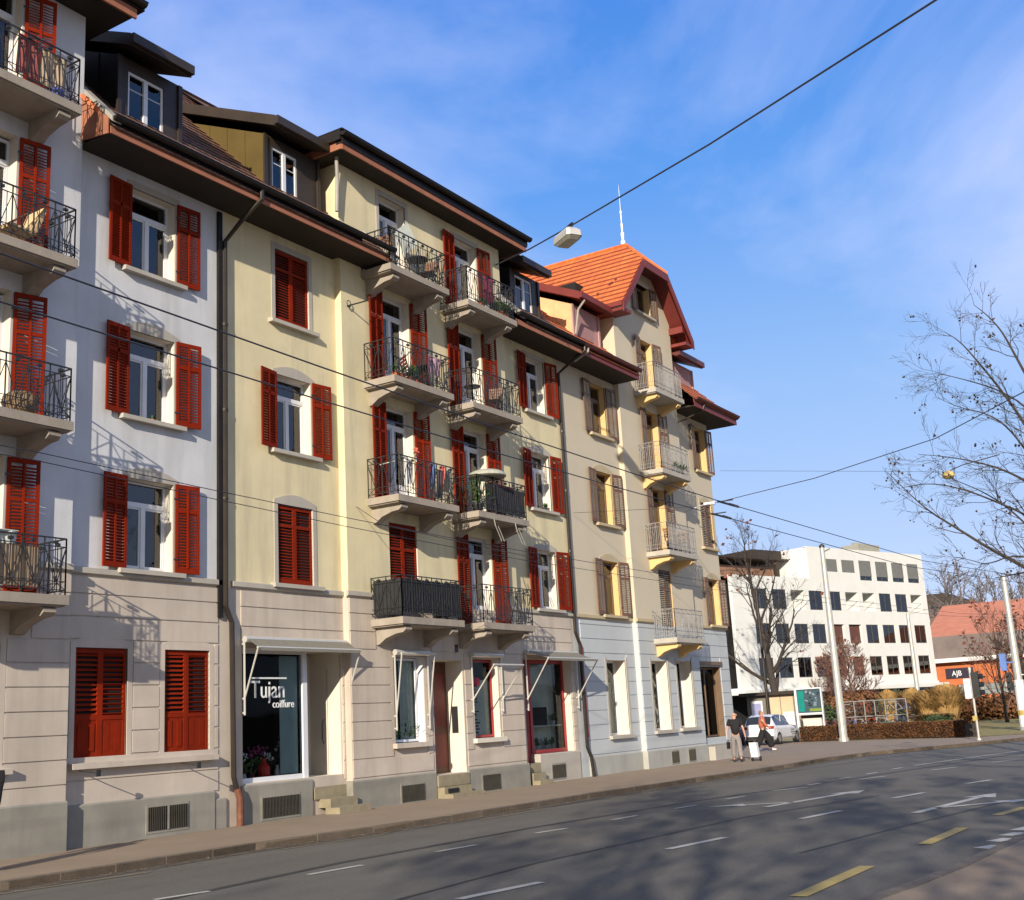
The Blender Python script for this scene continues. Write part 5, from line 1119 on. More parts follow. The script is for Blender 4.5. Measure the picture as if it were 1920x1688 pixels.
clump(1755, 74, 2.2, .9, 'low green shrub at the foot of the golden grass', 'evergreen', 1300, .05, seed=10, group='shrubs before the white block')
for i, px in enumerate((1812, 1840, 1866, 1893, 1920)): clump(px, 100, 3.6, 1.9, ('leftmost', 'second', 'middle', 'fourth', 'rightmost')[i]+' rusty hedge plant in the row at the foot of the brick hall', 'beech', 1700, .08, seed=20+i, group='rusty plants along the brick hall')
b = MB(); rng = random.Random(8); p0, p1 = at(1800, 1385, Z=0), at(2000, 1372, Z=0)
sheet('lawn', [gp(1830, 1382), gp(1990, 1372), (110, 4), (112, 26), (66, 26), gp(1500, 1391)], .012, 'yellowgreen')

# ------------------------------------------------------------ street furniture
def pole(px, py, X, h, r0, r1, label, name='lamp_pole', group=None, mt='steel', cat='pole'):
    p = at(px, py, X=X); T = empty(name, (X, p.y, 0), label, cat, group); b = MB(); b.tube([(X, p.y, -.1), (X, p.y, 1.2), (X, p.y, h)], [r0, r0, r1], 12); b.lathe([(r0+.06, 0), (r0+.05, .18)], (X, p.y, 0), 10); b.build('pole_shaft', M[mt], T, smooth=False); return T, p.y
GP = 'poles by the junction'
T, y = pole(1578, 1350, 60, 9.65, .20, .12, 'thick pale steel pole behind the hedge, tallest by the bicycles', group=GP)
b = MB(); b.lathe([(.14, 0), (.14, .12), (.02, .2)], (60, y, 9.65), 10); b.bar((60, y, 9.4), (60, y-.4, 9.55), .04); b.build('pole_cap', M['iron'], T)
T, y = pole(1726, 1340, 85, 7.7, .17, .11, 'thin white post standing between the grass clumps', group=GP)
b = MB(); b.bar((85, y, 7.6), (85, y-1.2, 7.8), .06); b.build('bracket', M['steel'], T)
T, y = pole(1427, 1200, 70, 9.0, .10, .07, 'slender dark grey pole beside the street tree', group=GP, mt='pipe')
T, y = pole(1903, 1230, 66, 7.75, .22, .13, 'tall pale pole at the right edge carrying a traffic light and a blue sign', group=GP)
b = MB(); b.lathe([(.245, 0), (.245, 2.35)], (66, y, .15), 12); b.build('pole_sleeve', M['white'], T)
b = MB(); b.box(65.7, 65.95, y+.42, y+.72, 3.0, 3.85, 0); b.bar((65.85, y, 3.4), (65.85, y+.55, 3.4), .05); b.box(65.6, 65.95, y+.30, y+.50, 2.0, 2.9, 1); b.bar((65.85, y, 2.2), (65.85, y+.35, 2.2), .05, m=1)
for z in (2.2, 2.5, 2.8): b.tube([(65.6, y+.40, z), (65.35, y+.40, z)], .09, 8, 1)
b.box(65.8, 66.0, y-.75, y-.35, 2.1, 3.0, 1); b.bar((66, y-.9, 2.75), (66, y, 2.75), .05, m=2); b.build('signal_head', [mat('blue_sign', (.10, .18, .45), .5), M['iron'], M['white']], T)
b = MB(); b.lathe([(.26, 0), (.26, .25)], (66, y, .75), 12); b.build('yellow_band', M['ypaint'], T)
p = at(1836, 1388, Z=0); TL_ = empty('traffic_light', (p.x, p.y, 0), 'slim traffic light on a grey post, black three lamp head with white back', 'traffic light')
b = MB(); b.tube([(p.x, p.y, -.1), (p.x, p.y, 2.9)], .05, 8); b.lathe([(.10, 0), (.09, .08)], (p.x, p.y, 0), 8); b.lathe([(.07, 2.9), (.05, 3.0), (.0, 3.06)], (p.x, p.y, 0), 8); b.build('post', M['steel'], TL_)
b = MB(); b.box(p.x-.12, p.x+.12, p.y-.32, p.y-.04, 1.75, 2.80, 0)
for z in (1.95, 2.28, 2.61):
    b.tube([(p.x-.0, p.y-.30, z), (p.x-.05, p.y-.48, z+.0)], [.105, .115], 10); 
b.build('signal_head', M['iron'], TL_)
b = MB(); b.box(p.x-.16, p.x+.16, p.y+.02, p.y+.28, 1.72, 2.55); b.build('back_board', M['white'], TL_)
b = MB(); b.lathe([(.06, 0), (.06, .12)], (p.x, p.y, .85), 8); b.box(p.x-.07, p.x-.04, p.y-.02, p.y+.13, .8, 1.0); b.build('push_button', M['ypaint'], TL_)
# small kiosk, board, low wall
K = empty('kiosk', (74, 27.7, 0), 'small beige kiosk with a dark flat roof under the street tree', 'kiosk'); Yk0, Yk1, Ym = 26.2, 29.3, 28.0
b = MB(); b.box(74, 77, Yk0, Ym, -.1, 2.62, 0); b.box(74.02, 77, Ym, Yk1, -.1, 2.62, 1); b.box(73.97, 74.0, Yk0, Yk0+.03, .0, 2.6, 1); b.box(73.98, 74.0, 27.05, 27.09, .0, 2.6, 1); b.build('wall', [mat('beige_panel', (.55, .42, .27), .8, .06, 1), mat('brown_panel', (.16, .14, .11), .8)], K)  # left half grey brown, its shade put into the colour
b = MB(); b.box(73.6, 77.3, Yk0-.15, Yk1+.35, 2.62, 2.82); b.build('roof', M['dormer'], K)
b = MB(); b.box(73.93, 74.0, Ym+.25, Ym+1.0, .1, 2.3); b.box(73.90, 73.93, Ym+.35, Ym+.9, .9, 2.15, 1); b.build('door', [M['white'], mat('lilac_poster', (.28, .28, .45), .7)], K)
q = at(1481, 1365, X=70); T = empty('notice_board', (70, q.y, 0), 'blank white notice board standing left of the teal board', 'board'); b = MB(); b.box(69.95, 70, q.y-.38, q.y+.30, .25, 1.55); b.build('panel', M['white_wall'], T); b = MB(); b.tube([(70.04, q.y-.2, -.1), (70.04, q.y-.2, 1.2)], .03, 6); b.build('leg', M['steel'], T)
BB = empty('advertising_board', (70, 23.8, 0), 'framed teal and dark glass advertising board beside the kiosk', 'billboard')
b = MB(); y0, y1 = 23.1, 24.55; b.box(69.9, 70.1, y1, y1+.12, -.1, 2.85); b.box(69.9, 70.1, y0-.06, y0, .4, 2.78); b.box(69.9, 70.1, y0-.06, y1, 2.78, 2.85); b.box(69.9, 70.1, y0, y1, 1.35, 1.42); b.box(69.95, 70.05, y0-.06, y1+.12, 1.30, 1.36); b.build('frame', M['white'], BB)
b = MB(); b.box(69.98, 70.02, y0, y1, 1.42, 2.78, 0); b.box(69.965, 69.98, y1-.42, y1-.05, 1.5, 2.7, 1); b.box(69.965, 69.98, y0+.05, y0+.75, 1.5, 1.66, 2)
rng = random.Random(3)
for i in range(26): yy, z_ = rng.uniform(y0+.08, y1-.55), rng.uniform(1.75, 2.6); b.box(69.968-i*.0004, 69.98, yy, yy+rng.uniform(.04, .18), z_, z_+rng.uniform(.03, .12), 3+i % 2)
b.build('poster', [mat('poster_slate', (.05, .08, .10), .3), mat('poster_teal', (.01, .20, .17), .3), mat('poster_green', (.18, .24, .04), .4), mat('poster_grey', (.20, .25, .27), .4), mat('poster_black', (.015, .02, .03), .4)], BB)
b = MB(); b.box(70.5, 70.9, 23.4, 24.5, -.1, 1.12, 0); b.box(70.45, 70.95, 23.3, 24.6, 1.12, 1.3, 1); b.build('low_wall', [M['jamb'], M['dormer']], label='short beige wall with dark coping under the teal board', cat='wall')
# bicycle shelter and bicycles
SHX = 79; ya, yb_ = at(1700, 1330, X=SHX).y, at(1583, 1330, X=SHX).y; T = empty('bicycle_rack', (SHX, ya, 0), 'pale tubular rack frame above the parked bicycles', 'rack')
n = 6
for i in range(n+1): y = ya+(yb_-ya)*i/n; b = MB(); b.tube([(SHX, y, 0), (SHX, y, 1.95)], .035, 6); b.build('post', M['greyiron'], T)
for z in (1.93, .95): b = MB(); b.tube([(SHX, ya, z), (SHX, yb_, z)], .03, 6); b.build('rail', M['greyiron'], T)
def bicycle(loc, rz, mt, label, lean=.0):
    T = empty('bicycle', loc, label, 'bicycle', 'parked bicycles', rz)
    L0 = Vector(loc); a = Vector((1, 0, 0)); P_ = lambda x, z: L0+Vector((x, 0, z))
    def ob(name, b, m_):
        o = b.build(name, m_, T); return o
    for x in (-.52, .52):
        b = MB(); c = P_(x, .34); b.tube([c+Vector((.33*math.cos(t), 0, .33*math.sin(t))) for t in [i/14*2*math.pi for i in range(15)]], .022, 5, cap=False)
        for i in range(6): t = i/6*math.pi; b.bar(c-Vector((.32*math.cos(t), 0, .32*math.sin(t))), c+Vector((.32*math.cos(t), 0, .32*math.sin(t))), .006)
        ob('wheel', b, M['iron'])
    b = MB(); r = .017
    for p, q in (((-.52, .34), (-.06, .30)), ((-.52, .34), (-.18, .78)), ((-.06, .30), (-.2, .85)), ((-.06, .30), (.36, .72)), ((-.18, .78), (.34, .82)), ((.34, .90), (.40, .66)), ((.40, .66), (.52, .34))): b.tube([P_(*p), P_(*q)], r, 5)
    ob('frame', b, mt); b = MB(); b.tube([P_(.34, .9)+Vector((0, 0, .08)), P_(.36, .98)], .015, 5); b.tube([P_(.30, 1.0)+Vector((0, -.28, 0)), P_(.37, .99), P_(.30, 1.0)+Vector((0, .28, 0))], .013, 5); ob('handlebar', b, M['greyiron'])
    b = MB(); c = P_(-.21, .92); b.obox(c, (.13, 0, 0), (0, .06, 0), (0, 0, .03)); b.tube([P_(-.2, .84), c], .013, 5); ob('saddle', b, M['iron']); return T
cols_ = [('dark_bike_paint', (.03, .03, .04), 'black'), ('red_bike_paint', (.30, .04, .03), 'red'), ('blue_bike_paint', (.05, .08, .25), 'blue'), ('silver_bike_paint', (.35, .35, .36), 'silver'), ('green_bike_paint', (.02, .12, .06), 'green')]
for k_ in cols_: M[k_[0]] = mat(k_[0], k_[1], .4)
bk = [(1543, 73, 0, 'black bicycle nearest the teal board'), (1560, 74, 1, 'red bicycle left of the thick pale pole'), (1571, 76.5, 0, 'black bicycle tucked against the thick pale pole'), (1597, 74.5, 2, 'blue bicycle just right of the thick pale pole'), (1612, 77, 3, 'silver bicycle in the middle of the rack, right of the blue one'),
      (1636, 78, 1, 'red bicycle standing behind the green tarpaulin'), (1656, 78, 3, 'silver bicycle right of the green tarpaulin'), (1672, 76.5, 0, 'black bicycle in the right half of the rack'), (1690, 78, 2, 'dark blue bicycle second from the thin white post'), (1706, 76.5, 0, 'black bicycle right beside the thin white post')]
rng = random.Random(14)
for px, X, ci, lab in bk:
    p = at(px, 1350, X=X); bicycle((X, p.y, .02), R(90+rng.uniform(-35, 35)), M[cols_[ci][0]], lab)
for px, ci, lab in ((1590, 3, 'silver bicycle on the upper tier, first right of the thick pole'), (1606, 0, 'black bicycle on the upper tier, second from the thick pole'), (1624, 1, 'red bicycle on the upper tier in the left half of the rack'), (1642, 0, 'black bicycle on the upper tier at the middle of the rack'), (1660, 4, 'green bicycle on the upper tier of the rack'), (1678, 3, 'silver bicycle on the upper tier in the right half'), (1694, 2, 'blue bicycle on the upper tier nearest the thin white post')):
    p = at(px, 1330, X=79.6); bicycle((79.6, p.y, .98), R(90+rng.uniform(-35, 35)), M[cols_[ci][0]], lab)
p = at(1660, 1358, X=68); b = MB(); n = 10; pr = [(-1.1+2.2*i/n, .38+.34*math.sin(math.pi*i/n)) for i in range(n+1)]
b.prism([(68, p.y-1.1, .02)]+[(68, p.y+y, z) for y, z in pr]+[(68, p.y+1.1, .02)], (.9, 0, 0)); b.build('tarpaulin', mat('green_tarp', (.02, .13, .08), .5, .2, 2, .3, 3), label='low dark green tarpaulin lying behind the hedge', cat='tarpaulin')

q = at(1778, 891, X=34); T = empty('small_street_lamp', q, 'small yellowish lamp hanging among the bare branches at the right', 'street lamp'); b = MB(); b.lathe([(.10, -.10), (.17, -.04), (.17, .04), (.06, .12)], q, 12); b.build('lamp_shade', mat('yellowed_lamp', (.55, .42, .16), .5), T); b = MB(); b.tube([(q.x, q.y-1.4, q.z+.35), (q.x, q.y-.4, q.z+.22), (q.x, q.y, q.z+.1)], .015, 5); b.build('bracket', M['iron'], T)
# ------------------------------------------------------------ cars
def car(loc, mt, label, hatch=True, group=None):
    """small hatchback heading along +x, origin under its rear left"""
    T = empty('parked_car', loc, label, 'car', group); X0, Y0, Z0 = loc; W = .86
    S = [(0.0, .72, .42, .78, .80, .60, .86), (.06, .80, .30, .84, .92, .66, 1.02), (.35, .85, .24, .86, .94, .62, 1.40), (.80, .86, .22, .87, .93, .62, 1.49), (1.6, .86, .22, .87, .92, .62, 1.50), (2.3, .86, .22, .87, .91, .60, 1.42), (3.0, .86, .22, .86, .90, .56, .98), (3.7, .84, .26, .82, .80, .55, .84), (4.02, .74, .34, .72, .62, .5, .66)]
    def ringp(s): x, wl_, zl, wb, zb_, wr, zr = s; return [(-wl_*.9, zl), (-wl_, zl+.14), (-wb, zb_-.12), (-wb*.97, zb_), (-wr, zr-.03), (-wr*.6, zr), (wr*.6, zr), (wr, zr-.03), (wb*.97, zb_), (wb, zb_-.12), (wl_, zl+.14), (wl_*.9, zl)]
    b = MB(); base = len(b.v)
    for s in S: b.v += [(X0+s[0], Y0+y, Z0+z) for y, z in ringp(s)]
    n = 12
    for i in range(len(S)-1):
        for k in range(n):
            k2 = (k+1) % n; gl = (k in (3, 7) and 2 <= i <= 5) or (k in (4, 5, 6) and i == 1) or (k in (4, 5, 6) and i == 5)
            b.f.append((base+i*n+k, base+i*n+k2, base+(i+1)*n+k2, base+(i+1)*n+k)); b.m.append(1 if gl else 0)
    b.f.append(tuple(base+k for k in range(n))); b.m.append(0); b.f.append(tuple(base+(len(S)-1)*n+k for k in reversed(range(n)))); b.m.append(0)
    o = b.build('body', [mt, M['carglass']], T, smooth=False)
    b = MB()
    for s in (-1, 1):
        for x in (1.25, 2.25): b.obox((X0+x, Y0+s*.755, Z0+1.2), (.035, 0, 0), (0, .008, 0), (0, s*.0, .28))
    b.build('pillar', mt, T)
    for x in (.68, 3.28):
        for s in (-1, 1):
            b = MB(); c = Vector((X0+x, Y0+s*.80, Z0+.31)); b.tube([c-Vector((0, s*.12, 0)), c+Vector((0, s*.07, 0))], .31, 18); w = b.build('wheel', M['iron'], T)
            b = MB(); b.tube([c+Vector((0, s*.06, 0)), c+Vector((0, s*.08, 0))], .19, 12); b.build('rim', M['greyiron'], w)
    for s in (-1, 1):
        b = MB(); b.obox((X0+.03, Y0+s*.70, Z0+.86), (.05, 0, 0), (0, .13, 0), (0, 0, .07)); b.build('tail_light', M['taillight'], T)
        b = MB(); b.obox((X0+2.72, Y0+s*.95, Z0+.98), (.06, 0, 0), (0, .09, 0), (0, 0, .06)); b.build('mirror', mt, T)
    b = MB(); b.box(X0-.03, X0+.03, Y0-.78, Y0+.78, Z0+.30, Z0+.44); b.build('bumper', M['iron'], T); b = MB(); b.box(X0-.045, X0-.03, Y0-.25, Y0+.25, Z0+.58, Z0+.69); b.build('number_plate', M['white'], T); return T
M['carglass'] = mat('car_glass', (.015, .018, .022), .08, .1, 1, spec=.9); M['taillight'] = mat('tail_light_red', (.30, .01, .01), .3); M['carwhite'] = mat('white_car_paint', (.72, .73, .74), .25, .02, 1, spec=.6); M['carblue'] = mat('dark_blue_car_paint', (.02, .04, .12), .2, .05, 1, spec=.7)
p = at(1456, 1397, Z=0); T = car((p.x, p.y+.9, .0), M['carwhite'], 'white hatchback parked behind the striding woman')
b = MB()
for i, (x, z, w) in enumerate(((2.35, .66, .55), (2.30, .54, .7), (2.5, .43, .4))): b.box(p.x+x, p.x+x+w, p.y+.9-.875, p.y+.9-.868, z, z+.05)
b.build('door_print', M['greyiron'], T)
car((p.x-1.2, p.y+3.35, .0), M['carblue'], 'dark blue car parked beside the white hatchback, half hidden by the walkers')

# ------------------------------------------------------------ people
def skin(name, joints, edges, mats, parent, fingers=None, levels=1, label=None):
    """one continuous skinned surface over a joint skeleton: joints {name: (x, y, z, radius[, radius2])}"""
    ks = list(joints); me = bpy.data.meshes.new(name+'_cage'); me.from_pydata([joints[k][:3] for k in ks], [(ks.index(a), ks.index(c)) for a, c in edges], [])
    o = bpy.data.objects.new(name+'_cage', me); COL.objects.link(o); md = o.modifiers.new('s', 'SKIN'); md.use_smooth_shade = True
    for i, k in enumerate(ks):
        v = me.skin_vertices[0].data[i]; r = joints[k][3]; v.radius = (r, joints[k][4] if len(joints[k]) > 4 else r); v.use_root = (i == 0)
    sb = o.modifiers.new('u', 'SUBSURF'); sb.levels = sb.render_levels = levels
    bpy.context.view_layer.update(); ev = o.evaluated_get(bpy.context.evaluated_depsgraph_get()); m2 = bpy.data.meshes.new_from_object(ev); bpy.data.objects.remove(o); bpy.data.meshes.remove(me)
    m2.name = name; m2.materials.clear(); m2.materials.append(mats); r = bpy.data.objects.new(name, m2); COL.objects.link(r); r.parent = parent; WL[r.name] = wl(parent); return r
def human(loc, rz, label, skin_c, top, bottom, shoe, hair, legs, arms, long_sleeve=False, hair_len=0, wide=0, headturn=0, bald=False):
    """legs/arms: joint positions in the body frame, x forward, y left"""
    T = empty('person', loc, label, 'person', rz=rz); LA, RA = arms; LL, RL = legs
    J = {'pel': (0, 0, .95, .10, .08), 'sp': (0, 0, 1.12, .10, .08), 'ch': (.0, 0, 1.33, .115, .085), 'nk': (.0, 0, 1.49, .055), 'hd': (.02, 0, 1.60, .085, .095), 'tp': (.02, 0, 1.70, .075, .085)}
    E_ = [('pel', 'sp'), ('sp', 'ch'), ('ch', 'nk'), ('nk', 'hd'), ('hd', 'tp')]
    for s, A, G, n in ((1, LA, LL, 'l'), (-1, RA, RL, 'r')):
        J['sh'+n] = (0, s*.185, 1.42, .055); J['el'+n] = (*A[0], .040); J['wr'+n] = (*A[1], .028); J['ha'+n] = (*A[2], .036, .020)
        J['hp'+n] = (0, s*.09, .90, .07); J['kn'+n] = (*G[0], .052); J['an'+n] = (*G[1], .040); J['to'+n] = (*G[2], .036)
        E_ += [('ch', 'sh'+n), ('sh'+n, 'el'+n), ('el'+n, 'wr'+n), ('wr'+n, 'ha'+n), ('pel', 'hp'+n), ('hp'+n, 'kn'+n), ('kn'+n, 'an'+n), ('an'+n, 'to'+n)]
    bd = skin('body', J, E_, skin_c, T)
    for s, A in ((1, LA), (-1, RA)):       # fingers
        h = Vector(A[2]); d = (Vector(A[2])-Vector(A[1])).normalized(); sd = Vector((1, 0, 0)); b = MB()
        for k in range(4): q = h+sd*(k-1.5)*.019; b.tube([q, q+d*(.045, .055, .05, .04)[k]+Vector((0, -s*.008, 0)), q+d*(.07, .085, .08, .06)[k]+Vector((0, -s*.028, 0))], [.009, .008, .006], 5)
        q = h+sd*.034-d*.03; b.tube([q, q+sd*.02+d*.03, q+sd*.022+d*.055], [.010, .009, .007], 5)
        me = b.mesh('fingers', skin_c, smooth=True); o = bpy.data.objects.new('fingers', me); COL.objects.link(o); o.parent = bd
    g = lambda k, r, r2=None, dz=0: (J[k][0], J[k][1], J[k][2]+dz, r, r2 or r)
    S_ = {'a': g('pel', .19, .15, -.05), 'b': g('sp', .19, .15), 'c': g('ch', .22, .16), 'n': g('nk', .10, .10, -.03)}; Ee = [('a', 'b'), ('b', 'c'), ('c', 'n')]
    for n in 'lr':
        S_['s'+n] = g('sh'+n, .095); sh, el = Vector(J['sh'+n][:3]), Vector(J['el'+n][:3]); m_ = el if long_sleeve else lerp(sh, el, .7); S_['e'+n] = (*m_, .075, .075); Ee += [('c', 's'+n), ('s'+n, 'e'+n)]
        if long_sleeve: S_['w'+n] = g('wr'+n, .055); Ee.append(('e'+n, 'w'+n))
    skin('shirt', S_, Ee, top, T)
    Q = {'a': g('pel', .175, .145, .0), 'a2': g('pel', .175, .145, -.06)}; Eq = [('a', 'a2')]
    for n in 'lr':
        Q['h'+n] = g('hp'+n, .125, .13); Q['k'+n] = g('kn'+n, .100+wide); Q['t'+n] = (J['an'+n][0], J['an'+n][1], J['an'+n][2]+.03, .085+wide*1.4, .085+wide*1.4); Eq += [('a2', 'h'+n), ('h'+n, 'k'+n), ('k'+n, 't'+n)]
    skin('trousers', Q, Eq, bottom, T)
    for n in 'lr':
        a, t = Vector(J['an'+n][:3]), Vector(J['to'+n][:3]); Fv = (t-a); Fv.z = 0; Fv = Fv.normalized()
        skin('shoe', {'h': (a.x-Fv.x*.03, a.y-Fv.y*.03, a.z-.035, .048), 'm': (*(lerp(a, t, .5)-Vector((0, 0, .02))), .05, .042), 't': (*(t+Fv*.03), .042, .034)}, [('h', 'm'), ('m', 't')], shoe, T)
    b = MB(); hd = Vector((.02, 0, 1.64))
    b.tube([hd+Vector((.085, 0, -.01)), hd+Vector((.112, 0, -.035)), hd+Vector((.10, 0, -.05))], [.008, .016, .012], 6)
    for s in (-1, 1): b.ball(hd+Vector((0, s*.088, -.02)), .022, n=6, sz=1.4)
    me = b.mesh('face', skin_c, smooth=True); o = bpy.data.objects.new('face', me); COL.objects.link(o); o.parent = bd
    b = MB()
    for s in (-1, 1): b.ball(hd+Vector((.083, s*.032, .0)), .009, n=6)
    b.bar(hd+Vector((.088, -.022, -.075)), hd+Vector((.088, .022, -.075)), .008)
    me = b.mesh('eyes', M['iron']); o = bpy.data.objects.new('eyes', me); COL.objects.link(o); o.parent = bd
    Hh = {'t': (-.005, 0, 1.715, .088, .092), 'k': (-.03, 0, 1.64, .086, .09)}; Eh = [('t', 'k')]
    if hair_len: Hh['n'] = (-.07, 0, 1.64-hair_len, .07, .05); Eh.append(('k', 'n'))
    if not bald: skin('hair', Hh, Eh, hair, T)
    else: skin('hair', {'k': (-.045, 0, 1.60, .07, .075), 'j': (-.04, 0, 1.65, .068, .074)}, [('k', 'j')], hair, T)
    return T
M['skin'] = mat('skin', (.50, .27, .19), .6, .05, 5); M['blackcloth'] = mat('black_cloth', (.013, .012, .014), .9, .2, 8); M['greytrouser'] = mat('grey_trousers', (.22, .195, .185), .9, .12, 8); M['copperblouse'] = mat('copper_blouse', (.42, .13, .07), .35, .15, 6); M['greyhair'] = mat('grey_hair', (.35, .32, .29), .8); M['blondhair'] = mat('light_brown_hair', (.22, .13, .06), .7, .2, 8); M['darkshoe'] = mat('dark_shoe', (.03, .025, .02), .6); M['whiteshoe'] = mat('white_shoe', (.68, .68, .66), .6)
p = at(1384, 1429, Z=0)
man = human((p.x, p.y, 0), R(25), 'man in a black polo shirt and grey trousers seen from behind, pulling a white trolley', M['skin'], M['blackcloth'], M['greytrouser'], M['darkshoe'], M['greyhair'],
    (((.10, .10, .52), (.16, .11, .10), (.30, .12, .04)), ((-.02, -.10, .50), (-.22, -.12, .12), (-.08, -.13, .05))), (((-.03, .27, 1.14), (.06, .28, .90), (.08, .275, .82)), ((-.05, -.28, 1.14), (-.02, -.33, .89), (-.02, -.34, .81))), bald=True)
mw = Matrix.Rotation(R(25), 3, 'Z'); hr = Vector((p.x, p.y, 0))+mw@Vector((-.02, -.36, .76)); hl_ = Vector((p.x, p.y, 0))+mw@Vector((.10, .28, .74))
T = empty('shopping_trolley', (hr.x+.1, hr.y-.25, 0), 'white upright shopping trolley pulled by the man in black', 'trolley'); c = Vector((hr.x+.10, hr.y-.25, 0))
b = MB(); b.prism([c+Vector((-.10, -.13, .14)), c+Vector((.10, -.13, .14)), c+Vector((.10, .13, .14)), c+Vector((-.10, .13, .14))], (-.0, .05, .50)); b.build('bag', mat('white_trolley_cloth', (.66, .67, .68), .8, .15, 9, .5, 8), T)
b = MB(); b.tube([c+Vector((0, .16, .12)), c+Vector((0, .20, .70)), hr], .012, 6); b.build('handle', M['iron'], T)
for s in (-1, 1): b = MB(); q = c+Vector((.05, s*.15, .085)); b.tube([q-Vector((.0, .02, 0)), q+Vector((0, .02, 0))], .085, 12); b.build('wheel', M['iron'], T)
b = MB(); b.prism([hl_+Vector((-.10, -.03, -.28)), hl_+Vector((.10, -.03, -.28)), hl_+Vector((.10, .03, -.28)), hl_+Vector((-.10, .03, -.28))], (0, 0, .24)); b.tube([hl_+Vector((-.07, 0, -.05)), hl_+Vector((0, 0, .05)), hl_+Vector((.07, 0, -.05))], .008, 5); b.build('hand_bag', M['blackcloth'], label='small black bag in the left hand of the man in black', cat='bag')
p = at(1434, 1409, Z=0)
human((p.x, p.y, 0), R(-62), 'woman in a shiny copper blouse, wide black trousers and white shoes taking a long stride', M['skin'], M['copperblouse'], M['blackcloth'], M['whiteshoe'], M['blondhair'],
    (((.26, .10, .54), (.36, .11, .10), (.50, .11, .06)), ((-.14, -.10, .52), (-.40, -.12, .14), (-.27, -.12, .05))), (((-.08, .26, 1.15), (.12, .27, .98), (.18, .26, .94)), ((.06, -.26, 1.15), (.22, -.24, 1.0), (.28, -.22, .97))), long_sleeve=True, hair_len=.12, wide=.06)
human((11.78, 17.15, 0), R(10), 'person in black walking just beyond the left edge, only an edge of the coat showing', M['skin'], M['blackcloth'], M['blackcloth'], M['darkshoe'], M['blondhair'],
    (((.12, .10, .52), (.18, .11, .10), (.32, .12, .04)), ((-.04, -.10, .50), (-.24, -.12, .12), (-.10, -.13, .05))), (((-.08, .26, 1.15), (-.10, .30, .92), (-.10, .30, .85)), ((-.06, -.26, 1.15), (-.10, -.28, .93), (-.10, -.28, .86))), long_sleeve=True, wide=.05)

# ------------------------------------------------------------ things on the balconies and sills
M['terracotta'] = mat('terracotta_pot', (.48, .14, .06), .8, .1, 8); M['pinkcloth'] = mat('pink_cloth', (.55, .32, .40), .9, .05, 9); M['greenleaf'] = mat('pot_plant_leaf', (.05, .11, .025), .7, .4, 9); M['wood'] = mat('chair_wood', (.20, .09, .04), .6, .2, 8); M['beigecloth'] = mat('beige_cloth', (.55, .40, .22), .9, .1, 6); M['wicker'] = mat('wicker', (.24, .16, .09), .8, .3, 30, .5, 30)
FL = {'A': (13.57, 10.55, 7.47, 4.44), 'B': (13.57, 10.55, 7.47, 4.47)}
def chair(x, y, z, mt, label, rz=0, cat='chair'):
    T = empty('balcony_chair', (x, y, z), label, cat, 'chairs on the balconies', rz); o = Vector((x, y, z))
    b = MB(); [b.obox(o+Vector((0, -.18+i*.09, .45)), (.20, 0, 0), (0, .038, 0), (0, 0, .010)) for i in range(5)]; b.build('seat', M[mt], T)
    b = MB(); [b.obox(o+Vector((0, .24+.02*i, .60+.09*i)), (.20, 0, 0), (0, .008, 0), (0, .0, .036)) for i in range(4)]; b.build('backrest', M[mt], T)
    for s in (-1, 1):
        for (p, q) in (((s*.19, -.22, 0), (s*.19, .20, .46)), ((s*.21, .26, 0), (s*.21, -.20, .46)), ((s*.20, .20, .44), (s*.20, .32, .92))): b = MB(); b.bar(o+Vector(p), o+Vector(q), .022, .022); b.build('leg', M['iron'], T)
    return T
def table(x, y, z, r, h, label, mt='iron'):
    T = empty('balcony_table', (x, y, z), label, 'table', 'tables on the balconies'); b = MB(); b.lathe([(r*.98, h-.025), (r, h-.012), (r*.98, h)], (x, y, z), 18); b.build('table_top', M[mt], T)
    for k in range(3): a = k*2.09+.3; b = MB(); b.tube([(x, y, z+h-.03), (x+.05*math.cos(a), y+.05*math.sin(a), z+.3), (x+r*.8*math.cos(a), y+r*.8*math.sin(a), z)], .012, 5); b.build('leg', M['iron'], T)
def pot(x, y, z, s, label, plant='greenleaf', n=60, hh=.3, group='pots on the balconies and sills', mt='terracotta', seed=0):
    rng = random.Random(seed+int(x*100)); T = empty('potted_plant', (x, y, z), label, 'potted plant', group); b = MB(); b.lathe([(s*.65, 0), (s, s*1.5), (s*1.1, s*1.5), (s*1.1, s*1.8), (s*.9, s*1.8)], (x, y, z), 12); b.build('pot', M[mt], T)
    if plant:
        b = MB(); o = Vector((x, y, z+s*1.8))
        for _ in range(n):
            a = rng.uniform(0, 6.28); e = rng.uniform(.2, 1.5); d = Vector((math.cos(a)*math.cos(e), math.sin(a)*math.cos(e), math.sin(e))); q = o+d*hh*rng.uniform(.3, 1); t = Vector((-math.sin(a), math.cos(a), 0))*.022
            b.face([q-t-d*.05, q+t-d*.05, q+t*.6+d*.05, q-t*.6+d*.05]); 
            if rng.random() < .3: b.bar(o, q, .006)
        b.build('leaves', M[plant], T)
